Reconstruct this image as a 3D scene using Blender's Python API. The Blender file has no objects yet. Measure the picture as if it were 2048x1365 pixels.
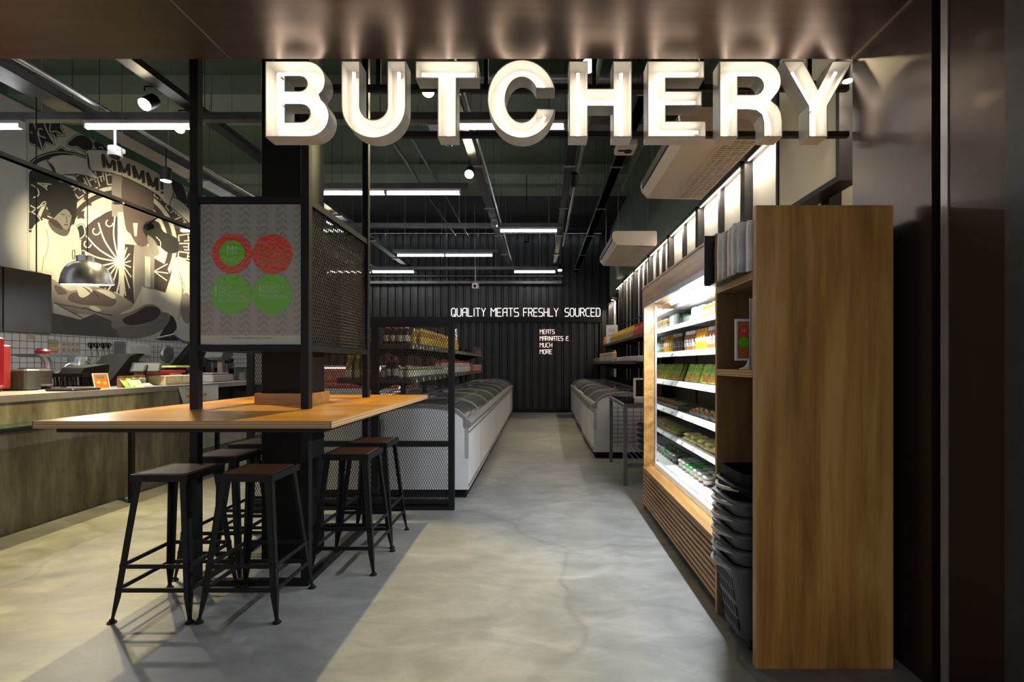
import bpy, math, random
from mathutils import Vector, Matrix
random.seed(7)
sc = bpy.context.scene
COL = sc.collection
PI = math.pi

# ------------------------------------------------------------------ camera
H = 1.35
cam_d = bpy.data.cameras.new('camera'); cam = bpy.data.objects.new('camera', cam_d); COL.objects.link(cam)
cam.location = (0, 0, H); cam.rotation_euler = (PI/2, 0, 0)
cam_d.sensor_width = 36; cam_d.lens = 1000/2048*36
cam_d.shift_x = -56/2048; cam_d.shift_y = 45.5/2048
cam_d.clip_start = 0.05
sc.camera = cam
# ------------------------------------------------------------------ world / exposure
w = bpy.data.worlds.new('world'); sc.world = w; w.use_nodes = True
w.node_tree.nodes['Background'].inputs[0].default_value = (0.78, 0.79, 0.83, 1)
w.node_tree.nodes['Background'].inputs[1].default_value = 0.40
sc.view_settings.view_transform = 'Standard'; sc.view_settings.look = 'None'
sc.view_settings.gamma = 1; sc.view_settings.use_curve_mapping = False
sc.view_settings.exposure = 0.9
# light strengths
E_TUBE = 13; E_SPOT = 330; E_NEON = 5.2; E_FRIDGE = 24; E_WASH = 24; E_SIGN = .75

# ------------------------------------------------------------------ materials
MATS = {}
def new_mat(name):
    m = bpy.data.materials.new(name); m.use_nodes = True
    return m, m.node_tree.nodes, m.node_tree.links, m.node_tree.nodes['Principled BSDF']
def mat(name, col, rough=0.5, metal=0.0, var=0.12, scale=8.0, stretch=(1,1,1), bump=0.0, spec=0.5, alpha=1.0, trans=0.0, bscale=None):
    """plain procedural surface: colour broken up by noise"""
    if name in MATS: return MATS[name]
    m, N, L, b = new_mat(name)
    tc = N.new('ShaderNodeTexCoord'); mp = N.new('ShaderNodeMapping'); L.new(tc.outputs['Object'], mp.inputs[0])
    mp.inputs['Scale'].default_value = stretch
    no = N.new('ShaderNodeTexNoise'); no.inputs['Scale'].default_value = scale; no.inputs['Detail'].default_value = 5
    L.new(mp.outputs[0], no.inputs[0])
    cr = N.new('ShaderNodeValToRGB')
    c1 = tuple(max(0, c*(1-var)) for c in col[:3]) + (1,); c2 = tuple(min(1, c*(1+var)) for c in col[:3]) + (1,)
    cr.color_ramp.elements[0].color = c1; cr.color_ramp.elements[1].color = c2
    cr.color_ramp.elements[0].position = .3; cr.color_ramp.elements[1].position = .7
    L.new(no.outputs[0], cr.inputs[0]); L.new(cr.outputs[0], b.inputs['Base Color'])
    b.inputs['Roughness'].default_value = rough; b.inputs['Metallic'].default_value = metal
    b.inputs['Specular IOR Level'].default_value = spec
    if trans: b.inputs['Transmission Weight'].default_value = trans
    if alpha < 1: b.inputs['Alpha'].default_value = alpha
    if bump:
        bp = N.new('ShaderNodeBump'); bp.inputs['Strength'].default_value = bump; bp.inputs['Distance'].default_value = .01
        n2 = no
        if bscale:
            n2 = N.new('ShaderNodeTexNoise'); n2.inputs['Scale'].default_value = bscale; L.new(mp.outputs[0], n2.inputs[0])
        L.new(n2.outputs[0], bp.inputs['Height']); L.new(bp.outputs[0], b.inputs['Normal'])
    MATS[name] = m; return m
def emit(name, col, strength):
    if name in MATS: return MATS[name]
    m, N, L, b = new_mat(name)
    b.inputs['Base Color'].default_value = (.8, .8, .8, 1)
    b.inputs['Emission Color'].default_value = (*col, 1); b.inputs['Emission Strength'].default_value = strength
    MATS[name] = m; return m
def wood(name, dark, mid, light, axis='Z', scale=3.0, rough=.45, stretch=14.0, coat=0.0):
    m, N, L, b = new_mat(name)
    tc = N.new('ShaderNodeTexCoord'); mp = N.new('ShaderNodeMapping'); L.new(tc.outputs['Object'], mp.inputs[0])
    s = [stretch]*3; s['XYZ'.index(axis)] = .55
    mp.inputs['Scale'].default_value = s
    n1 = N.new('ShaderNodeTexNoise'); n1.inputs['Scale'].default_value = scale; n1.inputs['Detail'].default_value = 8; n1.inputs['Roughness'].default_value = .65; n1.inputs['Distortion'].default_value = .6
    L.new(mp.outputs[0], n1.inputs[0])
    mp2 = N.new('ShaderNodeMapping'); L.new(tc.outputs['Object'], mp2.inputs[0])
    s2 = [4.0]*3; s2['XYZ'.index(axis)] = .6; mp2.inputs['Scale'].default_value = s2
    n2 = N.new('ShaderNodeTexNoise'); n2.inputs['Scale'].default_value = scale*.8; n2.inputs['Detail'].default_value = 3; n2.inputs['Distortion'].default_value = 1.0
    L.new(mp2.outputs[0], n2.inputs[0])
    mx = N.new('ShaderNodeMix'); mx.data_type = 'FLOAT'; mx.inputs[0].default_value = .5
    L.new(n1.outputs[0], mx.inputs[2]); L.new(n2.outputs[0], mx.inputs[3])
    cr = N.new('ShaderNodeValToRGB'); e = cr.color_ramp.elements
    e[0].position = .39; e[0].color = (*dark, 1); e[1].position = .62; e[1].color = (*light, 1)
    q = e.new(.5); q.color = (*mid, 1)
    L.new(mx.outputs[0], cr.inputs[0]); L.new(cr.outputs[0], b.inputs['Base Color'])
    b.inputs['Roughness'].default_value = rough; b.inputs['Coat Weight'].default_value = coat; b.inputs['Coat Roughness'].default_value = .2
    MATS[name] = m; return m
def ply_edge(name, axis='Z'):
    """layered plywood edge: alternating pale and brown plies"""
    m, N, L, b = new_mat(name)
    tc = N.new('ShaderNodeTexCoord'); wv = N.new('ShaderNodeTexWave')
    wv.wave_type = 'BANDS'; wv.bands_direction = axis; wv.inputs['Scale'].default_value = 24; wv.inputs['Distortion'].default_value = .6
    L.new(tc.outputs['Object'], wv.inputs[0])
    cr = N.new('ShaderNodeValToRGB'); cr.color_ramp.elements[0].color = (.30, .155, .055, 1); cr.color_ramp.elements[1].color = (.58, .38, .17, 1)
    L.new(wv.outputs[0], cr.inputs[0]); L.new(cr.outputs[0], b.inputs['Base Color']); b.inputs['Roughness'].default_value = .5
    MATS[name] = m; return m

black = mat('black powder coat', (.0085, .0085, .0095), .5, 0, .2, 20, bump=.05, spec=.22)
black2 = mat('matt black paint', (.006, .006, .0065), .6, 0, .2, 12, spec=.2)
dark_steel = mat('dark grey steel', (.045, .045, .05), .45, .3, .2, 10)
tray_m = mat('galvanised tray', (.13, .13, .14), .4, .5, .2, 6)
galv = mat('light galvanised pipe', (.32, .32, .33), .35, .5, .15, 6)
white_metal = mat('white enamel', (.62, .62, .63), .4, 0, .04, 4)
white_bright = mat('white plastic', (.8, .8, .8), .35, 0, .03, 4)
grey_rail = mat('grey aluminium rail', (.20, .205, .21), .4, .2, .08, 6)
grey_paint = mat('grey painted tube', (.12, .13, .14), .45, 0, .1, 8)
steel = mat('brushed stainless steel', (.40, .36, .35), .35, .45, .12, 4, (1, 30, 1))
alu = mat('brushed aluminium', (.50, .51, .53), .3, .9, .1, 6, (1, 1, 30))
cream = mat('cream panel board', (.62, .63, .58), .6, 0, .03, 2)
beige = mat('beige enamel', (.80, .70, .62), .5, 0, .03, 3)
beige_d = mat('beige louvre', (.34, .28, .21), .5, 0, .05, 3)
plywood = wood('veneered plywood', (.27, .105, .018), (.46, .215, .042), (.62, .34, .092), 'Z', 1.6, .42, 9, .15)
plyshade = wood('veneered plywood shaded', (.13, .070, .026), (.18, .10, .038), (.22, .13, .055), 'Z', 1.6, .5, 12)  # darker plywood copy: shade inside the cabinet is put into the colour
plyY = wood('plywood running back', (.20, .09, .02), (.33, .17, .042), (.43, .25, .075), 'Y', 1.6, .42, 12, .1)
tablewood = wood('lacquered table wood', (.32, .12, .008), (.45, .185, .012), (.54, .26, .028), 'X', 1.2, .28, 12, .25)
seatwood = wood('oiled seat wood', (.040, .015, .005), (.075, .030, .010), (.13, .058, .02), 'Y', 4, .5, 14, .2)
edgeZ = ply_edge('plywood edge', 'Z'); edgeX = ply_edge('plywood edge upright', 'Y')
red = mat('red enamel', (.15, .002, .008), .35, 0, .05)
def thin_glass(name, tint=(.93, .96, .96), frost=0.0):
    m, N, L, b = new_mat(name)
    N.remove(b); out = [n for n in N if n.type == 'OUTPUT_MATERIAL'][0]
    tr_ = N.new('ShaderNodeBsdfTransparent'); tr_.inputs[0].default_value = (*tint, 1)
    gl_ = N.new('ShaderNodeBsdfGlossy'); gl_.inputs['Roughness'].default_value = .03; fr = N.new('ShaderNodeFresnel'); fr.inputs[0].default_value = 1.45
    no = N.new('ShaderNodeTexNoise'); no.inputs['Scale'].default_value = 3; mr = N.new('ShaderNodeMapRange'); mr.inputs[3].default_value = .02; mr.inputs[4].default_value = .08
    L.new(no.outputs[0], mr.inputs[0]); L.new(mr.outputs[0], gl_.inputs['Roughness'])
    mx = N.new('ShaderNodeMixShader'); L.new(fr.outputs[0], mx.inputs[0]); L.new(tr_.outputs[0], mx.inputs[1]); L.new(gl_.outputs[0], mx.inputs[2]); L.new(mx.outputs[0], out.inputs[0])
    if frost:
        df = N.new('ShaderNodeBsdfDiffuse'); df.inputs[0].default_value = (.7, .72, .73, 1); m2 = N.new('ShaderNodeMixShader'); m2.inputs[0].default_value = frost
        L.new(mx.outputs[0], m2.inputs[1]); L.new(df.outputs[0], m2.inputs[2]); L.new(m2.outputs[0], out.inputs[0])
    MATS[name] = m; return m
clear = thin_glass('clear glass')

def floor_mat():
    m, N, L, b = new_mat('polished concrete')
    tc = N.new('ShaderNodeTexCoord')
    def noise(s, d, dist=0, st=(1,1,1)):
        mp = N.new('ShaderNodeMapping'); mp.inputs['Scale'].default_value = st; L.new(tc.outputs['Object'], mp.inputs[0])
        n = N.new('ShaderNodeTexNoise'); n.inputs['Scale'].default_value = s; n.inputs['Detail'].default_value = d; n.inputs['Distortion'].default_value = dist
        n.inputs['Roughness'].default_value = .62
        L.new(mp.outputs[0], n.inputs[0]); return n
    a = noise(1.1, 10, .5); c = noise(3.2, 12, .7, (1, 2.0, 1)); d = noise(.45, 4, .5)
    mx = N.new('ShaderNodeMix'); mx.data_type = 'FLOAT'; mx.inputs[0].default_value = .5; L.new(a.outputs[0], mx.inputs[2]); L.new(c.outputs[0], mx.inputs[3])
    cr = N.new('ShaderNodeValToRGB'); e = cr.color_ramp.elements
    e[0].position = .33; e[0].color = (.115, .119, .12, 1); e[1].position = .66; e[1].color = (.29, .295, .292, 1)
    q = e.new(.5); q.color = (.19, .194, .193, 1)
    L.new(mx.outputs[0], cr.inputs[0])
    # warm mineral clouding
    cr2 = N.new('ShaderNodeValToRGB'); cr2.color_ramp.elements[0].color = (1, .97, .92, 1); cr2.color_ramp.elements[1].color = (.95, .98, 1, 1)
    cr2.color_ramp.elements[0].position = .35; cr2.color_ramp.elements[1].position = .65
    L.new(d.outputs[0], cr2.inputs[0])
    mul = N.new('ShaderNodeMix'); mul.data_type = 'RGBA'; mul.blend_type = 'MULTIPLY'; mul.inputs[0].default_value = 1
    L.new(cr.outputs[0], mul.inputs[6]); L.new(cr2.outputs[0], mul.inputs[7])
    # trowel cracks: thin arcs
    vo = N.new('ShaderNodeTexVoronoi'); vo.feature = 'DISTANCE_TO_EDGE'; vo.inputs['Scale'].default_value = .38
    mpv = N.new('ShaderNodeMapping'); L.new(tc.outputs['Object'], mpv.inputs[0]); mpv.inputs['Location'].default_value = (.3, .7, 0)
    dn = noise(1.3, 2, 0); mixv = N.new('ShaderNodeMix'); mixv.data_type = 'VECTOR'; mixv.inputs[0].default_value = .35
    L.new(mpv.outputs[0], mixv.inputs[4]); L.new(dn.outputs['Color'], mixv.inputs[5]); L.new(mixv.outputs[1], vo.inputs[0])
    cr3 = N.new('ShaderNodeValToRGB'); cr3.color_ramp.elements[0].color = (.80, .80, .80, 1); cr3.color_ramp.elements[1].color = (1, 1, 1, 1); cr3.color_ramp.elements[1].position = .007
    L.new(vo.outputs['Distance'], cr3.inputs[0])
    mul2 = N.new('ShaderNodeMix'); mul2.data_type = 'RGBA'; mul2.blend_type = 'MULTIPLY'; mul2.inputs[0].default_value = 1
    L.new(mul.outputs[2], mul2.inputs[6]); L.new(cr3.outputs[0], mul2.inputs[7])
    L.new(mul2.outputs[2], b.inputs['Base Color'])
    rr = N.new('ShaderNodeMapRange'); rr.inputs[3].default_value = .36; rr.inputs[4].default_value = .55; L.new(c.outputs[0], rr.inputs[0]); L.new(rr.outputs[0], b.inputs['Roughness'])
    return m
def tile_mat():
    m, N, L, b = new_mat('white square tiles')
    tc = N.new('ShaderNodeTexCoord'); sp = N.new('ShaderNodeSeparateXYZ'); cb = N.new('ShaderNodeCombineXYZ')
    L.new(tc.outputs['Object'], sp.inputs[0]); L.new(sp.outputs[1], cb.inputs[0]); L.new(sp.outputs[2], cb.inputs[1])
    br = N.new('ShaderNodeTexBrick'); br.offset = 0; br.inputs['Scale'].default_value = 1.0
    br.inputs['Brick Width'].default_value = .114; br.inputs['Row Height'].default_value = .114; br.inputs['Mortar Size'].default_value = .0045; br.inputs['Mortar Smooth'].default_value = .1
    br.inputs['Color1'].default_value = (.68, .68, .69, 1); br.inputs['Color2'].default_value = (.74, .74, .75, 1); br.inputs['Mortar'].default_value = (.045, .045, .05, 1)
    L.new(cb.outputs[0], br.inputs[0]); L.new(br.outputs[0], b.inputs['Base Color']); b.inputs['Roughness'].default_value = .25
    return m
def concrete_mat():
    m, N, L, b = new_mat('board marked concrete cladding')
    tc = N.new('ShaderNodeTexCoord'); mp = N.new('ShaderNodeMapping'); mp.inputs['Scale'].default_value = (1, 3.0, .55); L.new(tc.outputs['Object'], mp.inputs[0])
    n = N.new('ShaderNodeTexNoise'); n.inputs['Scale'].default_value = 1.6; n.inputs['Detail'].default_value = 9; n.inputs['Roughness'].default_value = .7; L.new(mp.outputs[0], n.inputs[0])
    cr = N.new('ShaderNodeValToRGB'); e = cr.color_ramp.elements; e[0].position = .3; e[0].color = (.050, .040, .026, 1); e[1].position = .72; e[1].color = (.44, .385, .26, 1)
    q = e.new(.5); q.color = (.21, .178, .112, 1)
    L.new(n.outputs[0], cr.inputs[0]); L.new(cr.outputs[0], b.inputs['Base Color']); b.inputs['Roughness'].default_value = .7
    bp = N.new('ShaderNodeBump'); bp.inputs['Strength'].default_value = .3; bp.inputs['Distance'].default_value = .01; L.new(n.outputs[0], bp.inputs['Height']); L.new(bp.outputs[0], b.inputs['Normal'])
    return m
green_ceil = mat('dark green painted slab', (.075, .115, .082), .7, 0, .15, .8)
green_beam = mat('paler grey green beam', (.17, .21, .165), .7, 0, .1, .8)  # beams coloured paler than the slab
dark_ceil = mat('near black slab', (.022, .027, .026), .7, 0, .15, .8)  # darker colour for the rear stretch of the slab
corr = mat('dark corrugated sheet', (.022, .023, .025), .38, .3, .15, 2, (1, 1, .3))
bronze = mat('bronze brown polished panel', (.048, .034, .029), .28, .6, .2, 1.1, (1, 1, .6), bump=.05)
soffit_m = mat('bronze brushed soffit', (.095, .067, .055), .31, .7, .15, 1.5, (1, 12, 1), bump=.02)

# ------------------------------------------------------------------ mesh builder
class MB:
    def __init__(s): s.v = []; s.f = []
    def add(s, vs, fs):
        o = len(s.v); s.v += [tuple(v) for v in vs]; s.f += [tuple(o+i for i in f) for f in fs]; return s
    def box(s, x0, x1, y0, y1, z0, z1):
        vs = [(x, y, z) for z in (z0, z1) for y in (y0, y1) for x in (x0, x1)]
        return s.add(vs, [(0,2,3,1),(4,5,7,6),(0,1,5,4),(2,6,7,3),(0,4,6,2),(1,3,7,5)])
    def bbox(s, x0, x1, y0, y1, z0, z1, b=.004):
        """box with chamfered upright edges and top/bottom edges"""
        def ring(z, i): return [(x0+b+i,y0+i,z),(x1-b-i,y0+i,z),(x1-i,y0+b+i,z),(x1-i,y1-b-i,z),(x1-b-i,y1-i,z),(x0+b+i,y1-i,z),(x0+i,y1-b-i,z),(x0+i,y0+b+i,z)]
        vs = ring(z0, b)+ring(z0+b, 0)+ring(z1-b, 0)+ring(z1, b)
        fs = [tuple(range(7, -1, -1)), tuple(range(24, 32))]
        for k in range(3):
            for i in range(8): fs.append((k*8+i, k*8+(i+1)%8, k*8+8+(i+1)%8, k*8+8+i))
        return s.add(vs, fs)
    def bar(s, p, q, w, h=None, up=(0,0,1), w2=None, h2=None):
        """rectangular bar from p to q"""
        h = h or w; w2 = w2 or w; h2 = h2 or h
        p = Vector(p); q = Vector(q); d = (q-p).normalized(); u = Vector(up)
        if abs(d.dot(u)) > .99: u = Vector((0, 1, 0))
        a = d.cross(u).normalized(); c = a.cross(d).normalized()
        vs = []
        for (pt, ww, hh) in ((p, w, h), (q, w2, h2)):
            for (i, j) in ((-1,-1),(1,-1),(1,1),(-1,1)): vs.append(pt+a*i*ww/2+c*j*hh/2)
        return s.add(vs, [(3,2,1,0),(4,5,6,7),(0,1,5,4),(1,2,6,5),(2,3,7,6),(3,0,4,7)])
    def tube(s, pts, r, n=8, closed=False, caps=True):
        pts = [Vector(p) for p in pts]; N = len(pts)
        rs = r if isinstance(r, (list, tuple)) else [r]*N
        prev = None; o = len(s.v)
        for i, p in enumerate(pts):
            if closed: d = pts[(i+1) % N]-pts[i-1]
            else: d = pts[min(i+1, N-1)]-pts[max(i-1, 0)]
            d.normalize()
            if prev is None:
                u = Vector((0,0,1)) if abs(d.z) < .9 else Vector((0,1,0))
                a = d.cross(u).normalized()
            else:
                a = (prev-d*prev.dot(d)).normalized()
            prev = a; c = d.cross(a)
            for k in range(n):
                t = 2*PI*k/n; s.v.append(tuple(p+(a*math.cos(t)+c*math.sin(t))*rs[i]))
        M = N if closed else N-1
        for i in range(M):
            for k in range(n):
                j = (i+1) % N
                s.f.append((o+i*n+k, o+i*n+(k+1)%n, o+j*n+(k+1)%n, o+j*n+k))
        if caps and not closed:
            s.f.append(tuple(o+k for k in range(n-1, -1, -1))); s.f.append(tuple(o+(N-1)*n+k for k in range(n)))
        return s
    def lathe(s, prof, c=(0,0,0), n=16, M=None, cap=True):
        o = len(s.v)
        for (r, z) in prof:
            for k in range(n):
                t = 2*PI*k/n; v = Vector((r*math.cos(t), r*math.sin(t), z))
                if M: v = M @ v
                s.v.append((v.x+c[0], v.y+c[1], v.z+c[2]))
        for i in range(len(prof)-1):
            for k in range(n): s.f.append((o+i*n+k, o+i*n+(k+1)%n, o+(i+1)*n+(k+1)%n, o+(i+1)*n+k))
        if cap and prof[0][0] > 1e-5: s.f.append(tuple(o+k for k in range(n-1, -1, -1)))
        if cap and prof[-1][0] > 1e-5: s.f.append(tuple(o+(len(prof)-1)*n+k for k in range(n)))
        return s
    def prism(s, poly, a0, a1, plane='XZ'):
        """extrude polygon between a0 and a1 along the axis missing from plane"""
        def P(u, v, a): return {'XZ': (u, a, v), 'YZ': (a, u, v), 'XY': (u, v, a)}[plane]
        n = len(poly); vs = [P(u, v, a0) for u, v in poly]+[P(u, v, a1) for u, v in poly]
        fs = [tuple(range(n)), tuple(range(2*n-1, n-1, -1))]+[(i, n+i, n+(i+1)%n, (i+1)%n) for i in range(n)]
        return s.add(vs, fs)
    def xf(s, M):
        s.v = [tuple(M @ Vector(v)) for v in s.v]; return s
    def build(s, name, m, parent=None, smooth=False, origin=None, fixn=True):
        me = bpy.data.meshes.new(name)
        if parent is not None: o3 = world_of(parent)
        elif origin is not None: o3 = Vector(origin)
        else:
            xs = [v[0] for v in s.v]; ys = [v[1] for v in s.v]; zs = [v[2] for v in s.v]
            o3 = Vector(((min(xs)+max(xs))/2, (min(ys)+max(ys))/2, min(zs)))
        me.from_pydata([tuple(Vector(v)-o3) for v in s.v], [], s.f)
        if fixn:
            import bmesh
            bm = bmesh.new(); bm.from_mesh(me); bmesh.ops.recalc_face_normals(bm, faces=bm.faces); bm.to_mesh(me); bm.free()
        me.materials.append(m)
        if smooth:
            for p in me.polygons: p.use_smooth = True
            try: me.set_sharp_from_angle(angle=math.radians(40))
            except Exception: pass
        o = bpy.data.objects.new(name, me); COL.objects.link(o)
        if parent is not None: o.parent = parent
        else: o.location = o3
        return o
def world_of(o):
    p = Vector((0,0,0))
    while o is not None: p += Vector(o.location); o = o.parent
    return p
def tag(o, label, cat, group=None, kind=None):
    o['label'] = label; o['category'] = cat
    if group: o['group'] = group
    if kind: o['kind'] = kind
    return o
def struct(o, label=None):
    o['kind'] = 'structure'
    if label: o['label'] = label
    return o
def thing(name, label, cat, loc=(0,0,0), group=None):
    o = bpy.data.objects.new(name, None); o.empty_display_size = .1; COL.objects.link(o); o.location = loc
    return tag(o, label, cat, group)
def children(o): return list(o.children)
def dup(root, loc, rotz=0, label=None, group=None, kids=None):
    kids = kids if kids is not None else children(root)
    r = root.copy(); COL.objects.link(r); r.location = loc; r.rotation_euler = (0, 0, rotz)
    if label: r['label'] = label
    if group: r['group'] = group
    for ch in kids:
        c = ch.copy(); COL.objects.link(c); c.parent = r
        for g in children(ch):
            d = g.copy(); COL.objects.link(d); d.parent = c
    return r
def P(px, py, Y): return Vector(((px-1080)*Y/1000, Y, H+(728-py)*Y/1000))
def arc(cx, cy, rx, ry, a0, a1, n=10):
    return [(cx+rx*math.cos(math.radians(a0+(a1-a0)*i/n)), cy+ry*math.sin(math.radians(a0+(a1-a0)*i/n))) for i in range(n+1)]
def smooth_poly(pts, k=4, closed=True):
    n = len(pts); out = []
    rng = range(n) if closed else range(n-1)
    for i in rng:
        g = (lambda j: pts[j % n]) if closed else (lambda j: pts[max(0, min(n-1, j))])
        p0, p1, p2, p3 = g(i-1), g(i), g(i+1), g(i+2)
        for j in range(k):
            t = j/k
            out.append(tuple(.5*((2*p1[a])+(-p0[a]+p2[a])*t+(2*p0[a]-5*p1[a]+4*p2[a]-p3[a])*t*t+(-p0[a]+3*p1[a]-3*p2[a]+p3[a])*t**3) for a in range(len(p1))))
    if not closed: out.append(tuple(pts[-1]))
    return out
def text_geo(txt, size=1.0, align='LEFT', extrude=0.0, offset=0.0, spacing=1.0):
    cu = bpy.data.curves.new('lettering', 'FONT'); cu.body = txt; cu.size = size; cu.align_x = align; cu.extrude = extrude; cu.offset = offset; cu.space_character = spacing
    cu.resolution_u = 4
    ob = bpy.data.objects.new('lettering', cu); COL.objects.link(ob)
    dg = bpy.context.evaluated_depsgraph_get(); me = bpy.data.meshes.new_from_object(ob.evaluated_get(dg))
    vs = [tuple(v.co) for v in me.vertices]; fs = [tuple(p.vertices) for p in me.polygons]
    bpy.data.objects.remove(ob); bpy.data.curves.remove(cu); bpy.data.meshes.remove(me)
    return vs, fs
def text_front(mb, txt, x, y, z, size, align='LEFT', offset=0.0, maxw=None):
    """text standing in the XZ plane facing -Y, baseline at z"""
    vs, fs = text_geo(txt, size, align, 0, offset)
    if not vs: return mb
    w = max(v[0] for v in vs)-min(v[0] for v in vs); k = 1 if not maxw or w <= maxw else maxw/w
    return mb.add([(x+v[0]*k, y, z+v[1]) for v in vs], fs)
def text_side(mb, txt, x, y, z, size, align='LEFT', dirn=1, maxw=None):
    """text in the YZ plane; dirn=+1 reads along +Y (wall on the left), facing +X"""
    vs, fs = text_geo(txt, size, align)
    w = max(v[0] for v in vs)-min(v[0] for v in vs); k = 1 if not maxw or w <= maxw else maxw/w
    return mb.add([(x, y+dirn*v[0]*k, z+v[1]) for v in vs], fs)
def spot_light(name, loc, target, energy, col, size=60, blend=.5, rad=.05, parent=None):
    d = bpy.data.lights.new(name, 'SPOT'); d.energy = energy; d.color = col; d.spot_size = math.radians(size); d.spot_blend = blend; d.shadow_soft_size = rad
    o = bpy.data.objects.new(name, d); COL.objects.link(o)
    v = Vector(target)-Vector(loc); o.rotation_euler = v.to_track_quat('-Z', 'Y').to_euler()
    o.location = Vector(loc)-(world_of(parent) if parent else Vector((0,0,0)))
    if parent: o.parent = parent
    return o
def area_light(name, loc, rot, sx, sy, energy, col, parent=None):
    d = bpy.data.lights.new(name, 'AREA'); d.shape = 'RECTANGLE'; d.size = sx; d.size_y = sy; d.energy = energy; d.color = col
    o = bpy.data.objects.new(name, d); COL.objects.link(o); o.rotation_euler = rot
    o.location = Vector(loc)-(world_of(parent) if parent else Vector((0,0,0)))
    if parent: o.parent = parent
    return o
WARM = (1.0, .82, .37); WARM2 = (1.0, .80, .60); COOL = (.93, .97, 1.0)

# ================================================================== THE SETTING
XL, XR, YB, ZC = -8.2, 2.3, 16.5, 5.8
struct(MB().box(XL-.3, 4.5, -3.0, YB+.5, -.12, 0).build('floor', floor_mat()), 'polished grey concrete floor with trowel marks')
struct(MB().box(XL-.3, 3.2, 2.6, 12.3, ZC, ZC+.2).build('ceiling', green_ceil), 'dark green painted concrete ceiling slab')
struct(MB().box(XL-.3, 3.2, 12.3, YB+.5, ZC-.03, ZC+.2).build('ceiling_rear', dark_ceil), 'near black ceiling at the rear')
for i, (y0, y1) in enumerate(((7.7, 8.7), (11.15, 11.75), (12.0, 12.6))):
    struct(MB().box(XL, XR, y0, y1, ZC-.22 if i else ZC-.3, ZC).build('ceiling_beam', green_beam), 'grey green cross beam under the slab')
struct(MB().box(XR-.35, XR, 2.7, 12, ZC-.35, ZC-.001).build('ceiling_beam', green_beam), 'grey green beam along the right wall')
# left wall: cream, tiles at the foot, green strip at the top
struct(MB().box(XL-.3, XL-.005, 2.6, YB+.3, 0, 5.46).build('wall_left', mat('light grey plaster', (.50, .50, .48), .8, 0, .05, 1)), 'pale plastered side wall')
struct(MB().box(XL-.3, XL, 2.6, YB+.3, 5.46, ZC).build('trim_1', mat('green painted lintel', (.06, .13, .075), .7, 0, .1, 1)), 'green painted strip above the mural')
struct(MB().box(XL-.004, XL+.004, 7.0, YB, 0, 1.854).build('trim_2', tile_mat()), 'white square wall tiles with dark joints')
# rear wall: upper corrugated sheet and the lower corrugated block in front of it
def corrugated(mb, x0, x1, y, z0, z1, pitch, d):
    n = int((x1-x0)/pitch)
    for i in range(n+1):
        a = x0+i*pitch
        pts = [(a, y), (a+pitch*.62, y), (a+pitch*.72, y+d), (a+pitch*.90, y+d), (a+pitch, y)]
        for (u, v) in zip(pts, pts[1:]):
            if u[0] >= x1: continue
            mb.add([(u[0], u[1], z0), (min(v[0], x1), v[1], z0), (min(v[0], x1), v[1], z1), (u[0], u[1], z1)], [(0,1,2,3)])
    mb.box(x0, x1, y+d+.005, y+d+.05, z0, z1)
m = MB(); corrugated(m, XL, XR+1, YB, 0, 5.66, .25, .05); struct(m.build('wall_back', corr, fixn=False), 'dark corrugated rear wall')
struct(MB().box(XL, XR+1, YB-.05, YB+.3, 5.62, ZC).build('trim_3', black2), 'black beam over the rear wall')
m = MB(); corrugated(m, -6.0, 1.66, 13.9, 0, 2.54, .215, .045); struct(m.build('wall_block', corr, fixn=False), 'dark corrugated low wall with the lit lettering')
m = MB(); m.box(-6.0, 1.70, 13.82, 14.6, 2.50, 2.62).box(-6.0, 1.70, 13.84, 13.87, 2.60, 2.65); m.box(1.62, 1.68, 13.9, 14.6, 0, 2.5)
struct(m.build('trim_4', black), 'black steel ledge along the low wall')
m = MB().box(-6.0, -.75, 13.84, 13.90, 0, .08).box(-.75, 1.66, 13.84, 13.90, 0, .08); struct(m.build('baseboard_back', black2), 'black plinth under the low wall')
# right wall
struct(MB().box(XR, XR+.3, 2.6, YB+.3, 3.45, ZC).build('wall_right', mat('green grey wall paint', (.10, .135, .10), .7, 0, .08, 1)), 'green grey wall above the lit panels')
struct(MB().box(XR-.02, XR+.3, 2.6, YB+.3, 0, 3.45).build('wall_right_lower', black2), 'black wall behind the lit panels')
m = MB()
struct(MB().box(1.94, XR, 12.3, 12.75, 3.5, 3.85).build('ceiling_bulkhead', green_beam), 'small green bulkhead at the rear right corner')
# portal: soffit and reveal we look through
struct(MB().box(-6.0, 3.2, -1.0, 2.6, 2.936, 3.1).build('ceiling_soffit', soffit_m), 'brushed bronze soffit over the shop entrance')
struct(MB().box(-6.0, 3.2, 2.52, 2.6, 3.1, ZC+.2).build('wall_front', black2), 'wall over the shop entrance')
m = MB().box(1.625, 3.2, 2.075, 2.6, 0, 2.936).box(1.625, 3.2, 1.73, 1.985, 0, 2.936); struct(m.build('wall_portal', bronze), 'glossy bronze reveal of the entrance')
struct(MB().box(1.67, 3.2, 1.985, 2.075, 0, 2.936).build('trim_5', black2), 'black shutter slot in the reveal')
m = MB().box(1.63, 1.66, 2.0, 2.035, 0, 2.936).box(1.62, 1.64, 1.988, 2.0, 0, 2.936); struct(m.build('trim_6', galv), 'pale metal shutter guide in the reveal')
struct(MB().box(1.60, 3.2, .8, 1.722, 0, 2.936).build('wall_portal_outer', dark_steel), 'dark grey outer reveal')
# seams in the soffit
m = MB().box(-1.612, -1.606, -1, 2.6, 2.9345, 2.9361).box(1.612, 1.6245, 1.7, 2.6, 2.930, 2.9361); struct(m.build('trim_7', mat('seam', (.25, .2, .17), .4, .5)), 'thin seams of the soffit')
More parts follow.
